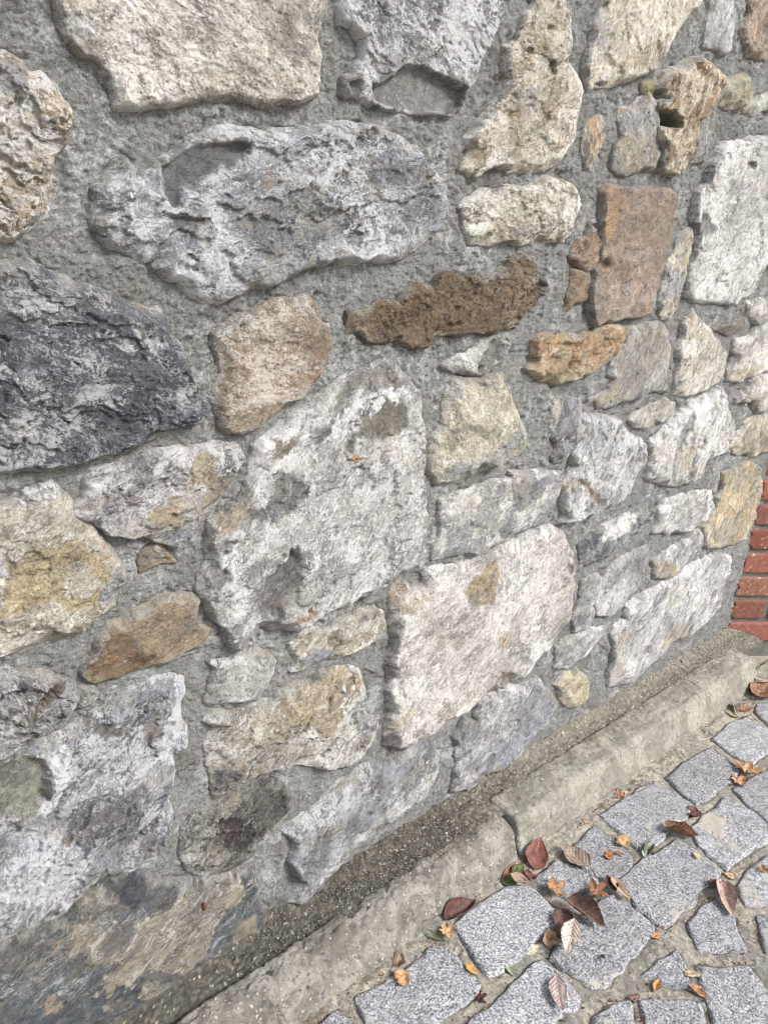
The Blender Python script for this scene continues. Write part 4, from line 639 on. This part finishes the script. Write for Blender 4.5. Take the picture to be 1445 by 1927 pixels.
# ------------------------------------------------------------------ kerbs
def kerb(name, x0, x1, mat, seed, rough, label, y_in, y_top, y_out, ztop, round_r, chip=0.0, skew=0.0, zend=0.0):
    n = int((x1-x0)/.0028); xs = np.linspace(x0, x1, n)
    prof = [(y_in,-.05),(y_in,ztop-.008)]
    for a in np.linspace(0, math.pi/2, 5): prof.append((y_in-.008+.008*math.cos(a), ztop-.008+.008*math.sin(a)))
    m = 16
    for t in np.linspace(.05, 1, m): prof.append((y_in-.008+(y_top+round_r-(y_in-.008))*t, ztop))
    for a in np.linspace(.1, math.pi/2, 9): prof.append((y_top+round_r-round_r*math.sin(a), ztop-round_r+round_r*math.cos(a)))
    for t in np.linspace(.06, 1, 26): prof.append((y_top+(y_out-y_top)*t, (ztop-round_r)*(1-t)-.012*t))
    prof.append((y_out,-.05)); pr = np.array(prof); K = len(pr)
    d = np.gradient(pr, axis=0); nr = np.stack([d[:,1], -d[:,0]], 1); nr /= np.linalg.norm(nr, axis=1)[:,None]+1e-9
    nr = -nr if nr[12,1] < 0 else nr
    s = np.cumsum(np.r_[0, np.hypot(*np.diff(pr, axis=0).T)])
    XX, SS = np.meshgrid(xs, s, indexing='ij')
    e = np.minimum(XX-x0, x1-XX)+.0; er = np.clip(e/.010, 0, 1); endr = 1-np.sqrt(np.clip(1-(1-er)**2, 0, 1))
    dz = rough*(.0022*fbm(XX*16, SS*16, seed, 4)+.0011*fbm(XX*90, SS*90, seed+1, 3, .6))-.006*endr
    if chip:
        cz = fbm(XX*9, SS*14, seed+3, 4, .6); dz = dz-chip*sstep(.12,.5,cz)-chip*.5*sstep(.2,.45,fbm(XX*30, SS*30, seed+4, 4, .6))
    Y = pr[None,:,0]+nr[None,:,0]*dz + skew*(XX-x1); Z = pr[None,:,1]+nr[None,:,1]*dz+zend*(XX-x1)
    Xw = XX+.0015*fbm(SS*40, XX*2, seed+7, 3)
    co = np.stack([Xw, Y, Z], -1).reshape(-1,3)
    i = np.arange(n-1)[:,None]*K+np.arange(K-1)[None,:]
    f = np.stack([i, i+K, i+K+1, i+1], -1).reshape(-1,4)
    # end caps as fans of quads towards the profile's middle
    caps = []
    for base, fl in ((0, False), ((n-1)*K, True)):
        for a in range(K//2):
            b = K-1-a
            if b-1 <= a+1: break
            q = (base+a, base+a+1, base+b-1, base+b); caps.append(q[::-1] if fl else q)
    f = np.concatenate([f, np.array(caps)])
    o = mesh_obj(name, co, f, mat, None, ((x0+x1)/2, y_out, 0))
    return tag(o, label, 'kerb', 'concrete kerb stones along the wall')
kerb('kerb_stone', .992, 1.985, M_KERB, 501, 2.1, 'clean pale concrete kerb stone running to the brick corner', -.047, -.126, -.150, .082, .016, chip=.0025)
kerb('kerb_stone', .02, .986, M_KERB_OLD, 511, 2.6, 'worn pebbly concrete kerb stone in the foreground', -.073, -.128, -.160, .074, .030, chip=.007)

# ------------------------------------------------------------------ gravel strip between wall and kerb
gx = np.arange(.0, 2.10, .0028); gy = np.arange(-.092, .03, .0022)
GX, GY = np.meshgrid(gx, gy, indexing='ij')
wd, wr = worley(GX*170, GY*170, 601); wd2, wr2 = worley(GX*330, GY*330, 602)
base_z = np.interp(GX, [0,.3,.6,.85,1.1,2.1], [.062,.063,.066,.073,.077,.081])
gz = base_z+.006*fbm(GX*12, GY*12, 603, 4)+.0035*(.5-wd)*(.4+wr)+.0014*(.5-wd2)+.32*np.clip(GY+.025, 0, 1)+.004*np.exp(-((GY+.06)/.012)**2)*0
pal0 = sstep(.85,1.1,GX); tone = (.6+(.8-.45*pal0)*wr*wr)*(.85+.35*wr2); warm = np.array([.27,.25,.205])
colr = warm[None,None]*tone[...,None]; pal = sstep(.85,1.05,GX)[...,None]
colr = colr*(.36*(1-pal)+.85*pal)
bits = (wr2 > .985)[...,None]; colr = np.where(bits, np.array([.40,.38,.33]), colr)
used, faces = grid_faces(np.ones(GX.shape, bool))
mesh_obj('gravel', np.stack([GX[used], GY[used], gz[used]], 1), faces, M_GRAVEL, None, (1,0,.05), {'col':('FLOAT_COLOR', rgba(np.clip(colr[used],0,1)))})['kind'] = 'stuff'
# loose grains lying on it
rnd = np.random.default_rng(5)
oct_v = np.array([(1,0,0),(-1,0,0),(0,1,0),(0,-1,0),(0,0,1),(0,0,-1)], float)
oct_f = np.array([(0,2,4),(2,1,4),(1,3,4),(3,0,4),(2,0,5),(1,2,5),(3,1,5),(0,3,5)])
N = 5200; vs_, fs_, cs_ = [], [], []
for k in range(N):
    x = .38+.77*rnd.beta(2.2,2.0) if rnd.random() < .94 else rnd.uniform(1.2,2.05)
    y = rnd.uniform(-.076 if x < .98 else -.05,.004)
    if rnd.random() < .04 and x < .98: y = rnd.uniform(-.09,-.07)
    z = np.interp(x, [0,.3,.6,.85,1.1,2.1], [.062,.063,.066,.073,.077,.081])+.32*max(0,y+.025)+.002
    r = rnd.uniform(.0007,.0017)*(1 if rnd.random() < .97 else 1.9)
    q = oct_v*r*rnd.uniform(.6,1.3,(6,3)); a = rnd.uniform(0,6.28); ca, sa = math.cos(a), math.sin(a)
    q = np.stack([q[:,0]*ca-q[:,1]*sa, q[:,0]*sa+q[:,1]*ca, q[:,2]], 1)+(x,y,z)
    if y < -.074: z += .012
    t = rnd.random(); c = np.array([.09,.082,.068])*rnd.uniform(.6,1.8) if t < .66 else np.array([.24,.22,.175])*rnd.uniform(.7,1.3) if t < .965 else np.array([.46,.44,.40])
    vs_.append(q); fs_.append(oct_f+6*k); cs_.append(np.repeat(c[None], 6, 0))
mesh_obj('gravel', np.concatenate(vs_), np.concatenate(fs_), M_GRAVEL, None, (1,0,.05), {'col':('FLOAT_COLOR', rgba(np.concatenate(cs_)))}, smooth=False)['kind'] = 'stuff'

# ------------------------------------------------------------------ brick wall beyond the corner
bw = tag(empty('brick_wall', (2.10, 0, 0)), 'red brick wall with pale joints meeting the stone wall at the right', 'wall')
th = math.radians(-35); bd = np.array([math.cos(th), math.sin(th), 0]); bn = np.array([math.sin(th), -math.cos(th), 0])   # along, out of the face
BO = np.array([2.052, .012, 0])
bv, bf, bc = [], [], []; nb = 0
def brick(s0, s1, z0, z1, seed, ragged):
    global nb
    nx = max(3, int((s1-s0)/.004)); nz = 15; S, Z = np.meshgrid(np.linspace(s0,s1,nx), np.linspace(z0,z1,nz), indexing='ij')
    e = np.minimum(np.minimum(S-s0, s1-S), np.minimum(Z-z0, z1-Z)); t = np.clip(e/.004, 0, 1)
    out = .004*np.sqrt(np.clip(1-(1-t)**2,0,1))-.008*(e <= 1e-9)+.0012*fbm(S*60, Z*60, seed, 4, .6)
    if ragged: S = S+ragged*(1-(S-s0)/(s1-s0))*(.5+fbm(Z*45, S*0+seed, seed, 4, .6))
    p = BO+S[...,None]*bd+out[...,None]*bn+np.stack([S*0,S*0,Z], -1)
    rr = random.Random(seed); b = np.array([.25,.10,.068])*rr.uniform(.75,1.12)*np.array([1,rr.uniform(.9,1.25),rr.uniform(.9,1.2)])
    m = sstep(.15,.5, fbm(S*35, Z*70, seed+3, 4, .65))[...,None]*.35; lime = sstep(.30,.45, fbm(S*90, Z*160, seed+5, 4, .7))[...,None]*(.75 if rr.random() < .45 else .3)
    cc = b*(1-m)+np.array([.20,.05,.035])*m; cc = cc*(1-lime)+np.array([.5,.42,.38])*lime
    i = np.arange(nx-1)[:,None]*nz+np.arange(nz-1)[None]; f = np.stack([i,i+nz,i+nz+1,i+1], -1).reshape(-1,4)+nb
    bv.append(p.reshape(-1,3)); bf.append(f); bc.append(cc.reshape(-1,3)); nb += nx*nz
for r in range(26):
    z0 = .043+r*.0735; s = 0.0; first = True; k = 0
    lens = [.118,.215,.102,.215,.102,.215,.102,.215] if r % 2 == 1 else [.215,.102,.215,.102,.215,.102,.215]
    if r % 2 == 0: lens[0] = .165
    for L in lens:
        brick(s, s+L, z0, z0+.0665, 900+r*13+k, .022 if first else 0); s += L+.0095; first = False; k += 1
mesh_obj('brickwork', np.concatenate(bv), np.concatenate(bf), M_BRICK, bw, (2.10,0,0), {'col':('FLOAT_COLOR', rgba(np.clip(np.concatenate(bc),0,1)))})
S, Z = np.meshgrid(np.arange(-.05,1.35,.006), np.arange(-.05,2.0,.006), indexing='ij')
p = BO+S[...,None]*bd+((.0005*fbm(S*80,Z*80,31,3)-.001+.003*sstep(.04,.0,S)))[...,None]*bn+np.stack([S*0,S*0,Z], -1)
i = np.arange(S.shape[0]-1)[:,None]*S.shape[1]+np.arange(S.shape[1]-1)[None]; k = S.shape[1]
mesh_obj('mortar', p.reshape(-1,3), np.stack([i,i+k,i+k+1,i+1], -1).reshape(-1,4), mat_mortar('brick_mortar', (.33,.315,.28), (.42,.40,.36), (.24,.22,.18)), bw, (2.10,0,0))
q = [BO+bd*a+bn*b+np.array([0,0,c]) for c in (-.05,1.95) for a, b in ((-.04,-.008),(1.35,-.008),(1.35,-.24),(-.04,-.24))]
mesh_obj('core', q, [(0,1,5,4),(1,2,6,5),(2,3,7,6),(3,0,4,7),(4,5,6,7),(3,2,1,0)], M_MORTAR, bw, (2.5,0,0), smooth=False)

# ------------------------------------------------------------------ leaves
def leaf(kind, base, tip, wid, colr, label, curl=.3, fold=.3, z=.016, seed=0, stem=None, col_vein=None, tilt=0.0, roll=0.0, tile=12, pleat=.5, name='fallen_leaf'):
    z = max(.003, z-.0065)
    a = on_ground(trace('%d:%g,%g' % (tile, *base)), z)[0]; b = on_ground(trace('%d:%g,%g' % (tile, *tip)), z)[0]
    d = b-a; L = np.linalg.norm(d); d /= L; n = np.array([-d[1], d[0]]); W = wid*L*.5
    NS, NT_ = 44, 30; S, T = np.meshgrid(np.linspace(0,1,NS), np.linspace(-1,1,NT_), indexing='ij'); rr = random.Random(seed)
    if kind == 'oval':
        prof = np.sin(np.pi*np.clip(S,0,1)**.85)**.75*(1-.25*S); prof = prof/prof.max()
        prof = prof*(1+.05*np.abs(((S*11) % 1)-.5)*2)
        prof = prof*(1+.16*fbm(S*4.5, np.sign(T)*3.3+seed, seed, 4, .7)); x = S*L; y = T*W*prof+W*.16*np.sin(S*3.1)*math.sin(seed*1.7)
    elif kind == 'lobed':
        th_ = T*math.pi*.96; rad = np.full(th_.shape, .36)
        for lt, ll, lw in ((0,1.0,.50),(.98,.92,.46),(-.95,.86,.46),(1.95,.66,.42),(-1.9,.70,.42)):
            rad = np.maximum(rad, ll*(1-np.clip(np.abs(th_-lt-.06*math.sin(seed+lt*3))/lw,0,1)**1.1*.62))
        rad = rad*(1+.07*(np.abs((th_*4.2+seed*.3) % 1-.5)*2-.5)); R_ = rad*L*.66*S
        x = L*.35+R_*np.cos(th_); y = R_*np.sin(th_)*wid
    else:                                     # roundish scrap
        th_ = T*math.pi; rad = .5*(1+.16*np.cos(th_*2+seed)+.10*np.cos(th_*3+seed*2)+.07*np.cos(th_*7)); x = L*.5+L*rad*S*np.cos(th_); y = L*rad*S*np.sin(th_)*wid
    u, v = x/L, y/max(W,1e-6)
    vein = np.abs(((u*9-np.abs(v)*2.2) % 1)-.5)*2
    zz = fold*W*np.abs(v)**1.3 + curl*L*((u-.5)**2)*1.2 + curl*.25*W*np.sin(u*7+seed)*v + L*.05*fbm(u*3.2+seed, v*1.3+seed, seed+1, 3)*(.4+curl) + pleat*.0016*vein*(np.abs(v) < 1.2)
    if kind != 'oval': zz = zz*.5+L*.15*(.3+curl)*fbm(u*2.2+seed, v*1.2, seed, 2)+pleat*.012*L*fbm(u*10, v*5, seed+3, 2)+L*.05*(np.abs(np.sin((np.arctan2(y, x-L*.35))*3.1))*S if kind == 'lobed' else 0)
    if roll: y, zz = np.sin(v*roll)*W/roll if kind == 'oval' else y, zz+np.clip(np.abs(v),0,1)**2*W*roll*.5
    zz = zz-zz.min()
    ct, st = math.cos(tilt), math.sin(tilt); x2 = x*ct-zz*st; zz2 = x*st+zz*ct
    co = np.stack([a[0]+d[0]*x2+n[0]*y, a[1]+d[1]*x2+n[1]*y, z+zz2], -1).reshape(-1,3)
    c0 = np.array(colr); c0 = c0*.80+c0.mean()*.14; blot = fbm(u*5+seed, v*3, seed+8, 4, .6)
    cc = c0*(1+.75*blot)[...,None]; rim = sstep(.75,1.0,np.abs(T) if kind == 'oval' else S)[...,None]; cc = cc*(1-.25*rim)
    cv = np.array(col_vein if col_vein is not None else c0*1.3); m = (sstep(.09,.02,np.abs(v))+.55*sstep(.22,.05,1-vein))[...,None].clip(0,.8) if kind == 'oval' else (sstep(.05,.01,np.abs(np.sin(np.arctan2(y, x-L*.35)*2.5))*.6)[...,None]*.35)
    cc = cc*(1-m)+cv*m
    i = np.arange(NS-1)[:,None]*NT_+np.arange(NT_-1)[None]; f = np.stack([i,i+NT_,i+NT_+1,i+1], -1).reshape(-1,4)
    at = {'col':('FLOAT_COLOR', rgba(np.clip(cc.reshape(-1,3),0,1)))}
    if stem is None:
        o = mesh_obj(name, co, f, M_LEAF, None, (a[0],a[1],z), at)
    else:
        o = empty(name, (a[0],a[1],z)); mesh_obj('leaf_blade', co, f, M_LEAF, o, (a[0],a[1],z), at)
        pts = [on_ground(trace('%d:%g,%g' % (tile, *p_)), z)[0] for p_ in stem]; zs = co[:,2].min()+.0018
        P_ = [np.array([a[0],a[1],zs])]+[np.array([q_[0],q_[1],zs+.0015*j]) for j, q_ in enumerate(pts)]
        sv, sf = [], []
        for j, q_ in enumerate(P_):
            dr = (P_[min(j+1,len(P_)-1)]-P_[max(j-1,0)]); dr /= np.linalg.norm(dr)+1e-9; s1 = np.array([-dr[1],dr[0],0])
            for aa in range(6): sv.append(q_+(s1*math.cos(aa*1.047)+np.array([0,0,1])*math.sin(aa*1.047))*.0009)
        for j in range(len(P_)-1):
            for aa in range(6): sf.append((j*6+aa, j*6+(aa+1)%6, j*6+6+(aa+1)%6, j*6+6+aa))
        mesh_obj('stem', sv, sf, M_LEAF, o, (a[0],a[1],z), {'col':('FLOAT_COLOR', rgba(np.repeat(np.array([[.10,.06,.045]]), len(sv), 0)))})
    return tag(o, label, 'leaf', 'autumn leaves on the path')
BR, OR, TN, DK, PK, GN, OC = (.17,.07,.035), (.36,.15,.05), (.40,.26,.13), (.075,.03,.025), (.36,.25,.215), (.07,.10,.03), (.46,.25,.09)
leaf('oval',(188,612),(196,478),.66,(.17,.055,.035),'pointed reddish brown leaf propped against the kerb joint',.1,.25,.012,1,tilt=.45)
leaf('oval',(0,660),(138,530),.20,(.20,.08,.04),'long narrow brown leaf edge along the worn kerb end',.1,.6,.012,2)
leaf('oval',(5,690),(75,640),.75,GN,'dark green leaf half under the pinkish one',.2,.2,.012,3)
leaf('oval',(55,625),(122,590),.65,(.09,.12,.035),'brighter green leaf beside the reddish pointed leaf',.2,.2,.016,4)
leaf('oval',(45,640),(150,690),.55,(.30,.20,.15),'pinkish brown leaf lying on the green leaf',.4,.3,.024,5)
leaf('scrap',(125,620),(175,665),.7,(.15,.05,.03),'dark red scrap between the kerb and the orange maple leaf',.6,.3,.014,6)
leaf('oval',(478,602),(315,482),.62,(.24,.18,.14),'grey brown veined leaf with stalk on a sett',.25,.2,.018,7,stem=[(495,625),(512,655)],pleat=1)
leaf('lobed',(240,735),(345,690),1.05,(.38,.18,.07),'crumpled orange maple leaf in front of the kerb end',.6,.2,.018,8,stem=[(270,760),(262,775)])
leaf('lobed',(470,760),(565,690),.95,(.26,.11,.05),'crumpled chestnut leaf left of the tan oval leaf',.6,.2,.018,9)
leaf('oval',(615,735),(560,645),.50,DK,'small purple black leaf behind the tan oval leaf',.4,.6,.016,10)
leaf('oval',(592,652),(695,778),.36,(.42,.29,.18),'slim tan oval leaf on the joint',.15,.5,.020,11)
leaf('oval',(345,775),(558,928),.52,(.12,.065,.05),'big dark brown folded leaf',.15,.55,.022,12,roll=1.0,col_vein=(.18,.11,.09))
leaf('oval',(345,830),(310,985),.50,(.11,.05,.04),'dark brown leaf tucked behind the white one',.2,.5,.014,13)
leaf('oval',(392,888),(350,1080),.40,(.55,.44,.38),'pale pinkish white leaf with pleated veins',.2,.3,.030,14,pleat=1.6,col_vein=(.34,.25,.21))
leaf('scrap',(225,955),(300,1030),.85,(.32,.20,.10),'crumpled tan leaf left of the white one',.7,.3,.012,15)
leaf('oval',(132,1072),(198,1022),.55,(.55,.47,.32),'small cream diamond shaped leaf scrap',.1,.2,.010,16)
leaf('oval',(22,1118),(62,1190),.42,(.30,.33,.22),'pale green sliver of leaf in the joint',.1,.4,.010,17)
leaf('oval',(292,1188),(325,1382),.46,(.36,.29,.26),'grey pink veined leaf with a long curved stalk',.15,.2,.020,18,stem=[(290,1165),(308,1135),(285,1105),(268,1090)],pleat=1.2,col_vein=(.24,.17,.14))
leaf('lobed',(640,240),(625,165),.75,(.36,.14,.06),'upright orange leaf against the pale kerb',.6,.3,.008,19)
leaf('scrap',(843,22),(898,30),.65,(.20,.07,.05),'small dark red oval leaf by the pale kerb',.2,.2,.004,20)
leaf('scrap',(505,285),(535,292),.9,(.17,.07,.05),'tiny dark brown round leaf scrap by the kerb foot',.2,.2,.004,21)
leaf('oval',(432,343),(488,356),.45,(.42,.22,.09),'tiny orange leaf strip near the kerb foot',.2,.2,.006,22)
leaf('scrap',(618,455),(702,462),.80,(.46,.26,.10),'round ochre leaf at the foot of the long sett',.3,.15,.018,23)
leaf('scrap',(565,545),(600,520),.9,OR,'small torn orange scrap on a sett',.5,.3,.016,24)
leaf('oval',(618,510),(662,530),.5,(.32,.12,.04),'thin orange strip beside the torn scrap',.4,.4,.017,25)
leaf('oval',(778,535),(818,455),.38,(.12,.15,.07),'folded green leaf standing between two setts',.1,.8,.008,26,roll=.8)
leaf('oval',(770,540),(782,488),.35,(.45,.47,.42),'pale silvery leaf edge beside the folded green leaf',.1,.5,.012,27)
leaf('oval',(870,388),(1072,445),.46,(.20,.08,.04),'curled brown leaf with a whitish rolled edge',.5,.9,.014,28,roll=1.2,col_vein=(.42,.30,.24))
leaf('scrap',(1002,300),(1080,295),.85,(.11,.05,.04),'dark brown round leaf at a sett corner',.4,.3,.012,29)
leaf('lobed',(1318,105),(1345,25),1.15,(.38,.21,.09),'golden maple leaf with pointed lobes',.6,.2,.014,30,stem=[(1310,125)])
leaf('lobed',(1262,150),(1310,105),.9,(.44,.22,.09),'small orange leaf at the foot of the golden maple leaf',.6,.3,.012,31)
leaf('scrap',(1208,140),(1250,150),.6,(.14,.06,.04),'dark crumbs of leaf left of the small orange leaf',.6,.3,.006,32)
leaf('oval',(1048,512),(1078,552),.72,(.50,.38,.22),'small flat tan leaf on the large central sett',.05,.1,.018,33)
leaf('scrap',(1213,645),(1267,645),.75,(.48,.28,.15),'small peach coloured scrap in the wide joint',.3,.3,.006,34)
leaf('oval',(1185,668),(1245,872),.42,(.42,.28,.235),'pink leaf with a wavy edge',.2,.5,.016,35,pleat=1.2,roll=.7)
leaf('oval',(1120,695),(1190,670),.50,(.12,.055,.04),'dark curled tip beside the pink leaf',.3,.6,.016,36)
leaf('lobed',(1440,600),(1400,625),1.3,(.34,.17,.06),'orange brown leaf cut by the right edge',.6,.3,.018,37)
leaf('scrap',(993,1180),(1072,1180),.58,(.38,.29,.18),'flat tan two lobed leaf over a joint',.2,.2,.014,38)
leaf('oval',(828,1275),(850,1210),.50,(.48,.22,.06),'flame shaped orange scrap under the triangular sett',.4,.7,.008,39)
leaf('oval',(1013,1243),(1120,1318),.34,(.52,.27,.09),'twisted bright orange leaf strip',.5,.8,.010,40)
leaf('scrap',(1035,1262),(1085,1252),.45,(.48,.24,.08),'orange fleck on the twisted strip',.5,.5,.018,41)
leaf('scrap',(807,972),(862,975),.65,(.46,.20,.06),'small orange scrap at a sett corner',.4,.4,.010,42)
leaf('scrap',(690,1312),(746,1308),.80,(.19,.11,.08),'brown crinkled leaf above the bottom joint',.5,.4,.012,43)
leaf('scrap',(725,1425),(772,1425),.8,(.10,.035,.03),'dark red leaf at the bottom edge',.5,.4,.008,44)
leaf('oval',(535,1070),(558,1095),.75,(.03,.03,.035),'tiny black scrap on the sett of the dark leaf',.1,.1,.018,45)
leaf('scrap',(755,1185),(845,1215),.90,(.47,.26,.11),'round ochre leaf at the edge of the worn kerb sett',.35,.2,.016,46,tile=11)
leaf('scrap',(765,1150),(785,1060),.70,(.17,.085,.05),'brown wet leaf against the worn kerb foot',.4,.3,.006,47,tile=11)
leaf('oval',(1030,900),(1195,790),.50,(.10,.04,.03),'dark red brown leaf curled along the worn kerb',.4,.7,.010,48,tile=11,roll=1.0)
leaf('lobed',(1015,985),(1080,915),.95,(.48,.27,.12),'ochre leaf with upright lobe beside the dark red one',.6,.3,.016,49,tile=11)
leaf('oval',(905,945),(1035,1005),.32,(.11,.14,.06),'slim green leaf left of the ochre one',.2,.5,.010,50,tile=11)
leaf('oval',(1148,1122),(1215,1185),.55,(.52,.28,.07),'yellow orange leaf wedged between two setts',.2,.4,.014,51,tile=11)
leaf('scrap',(1222,1230),(1262,1235),.8,(.55,.38,.24),'tiny peach scrap above the black crumpled leaf',.2,.2,.006,52,tile=11)
leaf('lobed',(1185,1320),(1265,1290),1.0,(.07,.03,.028),'black crumpled leaf in the joint by the bottom edge',.7,.3,.010,53,tile=11)
leaf('oval',(1365,918),(1460,935),.35,(.38,.26,.22),'pale pink leaf near the brick wall',.2,.3,.030,54,tile=9)
leaf('lobed',(1350,1010),(1400,950),1.0,(.34,.19,.07),'ochre curled leaf at the kerb end',.6,.3,.012,55,tile=9)
leaf('oval',(1375,1035),(1470,960),.60,(.22,.11,.06),'brown leaf at the right edge beyond the kerb',.4,.4,.014,56,tile=9)
leaf('oval',(1282,1095),(1366,1082),.42,(.26,.10,.05),'thin reddish leaf between the kerb end and a sett',.3,.4,.010,57,tile=9)
leaf('oval',(1210,1100),(1292,1135),.45,(.34,.24,.11),'olive ochre leaf by the kerb foot',.3,.4,.006,58,tile=9)
leaf('oval',(1262,1062),(1275,1112),.50,(.48,.38,.32),'small rolled pale pink leaf standing by the kerb end',.1,.9,.012,59,tile=9,roll=1.0)

# a reddish seed husk stuck to the crusted stone low on the wall
c_ = on_wall(trace("10:1108,805"), .02)[0]; th_, ph_ = np.meshgrid(np.linspace(0,2*np.pi,13), np.linspace(.05,np.pi-.05,14), indexing='ij')
rr_ = .0032*np.sin(ph_)**.8*(1+.15*np.cos(th_*5)); hx = c_[0]+rr_*np.cos(th_)*.8+.0006*np.cos(ph_*3); hz = c_[1]+.0080*np.cos(ph_); hy = -.021+rr_*np.sin(th_)*.6
i_ = np.arange(12)[:,None]*14+np.arange(13)[None]
co_ = np.stack([hx,hy,hz], -1).reshape(-1,3)
tag(mesh_obj('seed_husk', co_, np.stack([i_,i_+14,i_+15,i_+1], -1).reshape(-1,4), M_LEAF, None, (c_[0],-.02,c_[1]), {'col':('FLOAT_COLOR', rgba(np.repeat(np.array([[.12,.03,.018]]), len(co_), 0)))}), 'tiny red seed husk stuck on the tan crusted stone low in the wall', 'seed')
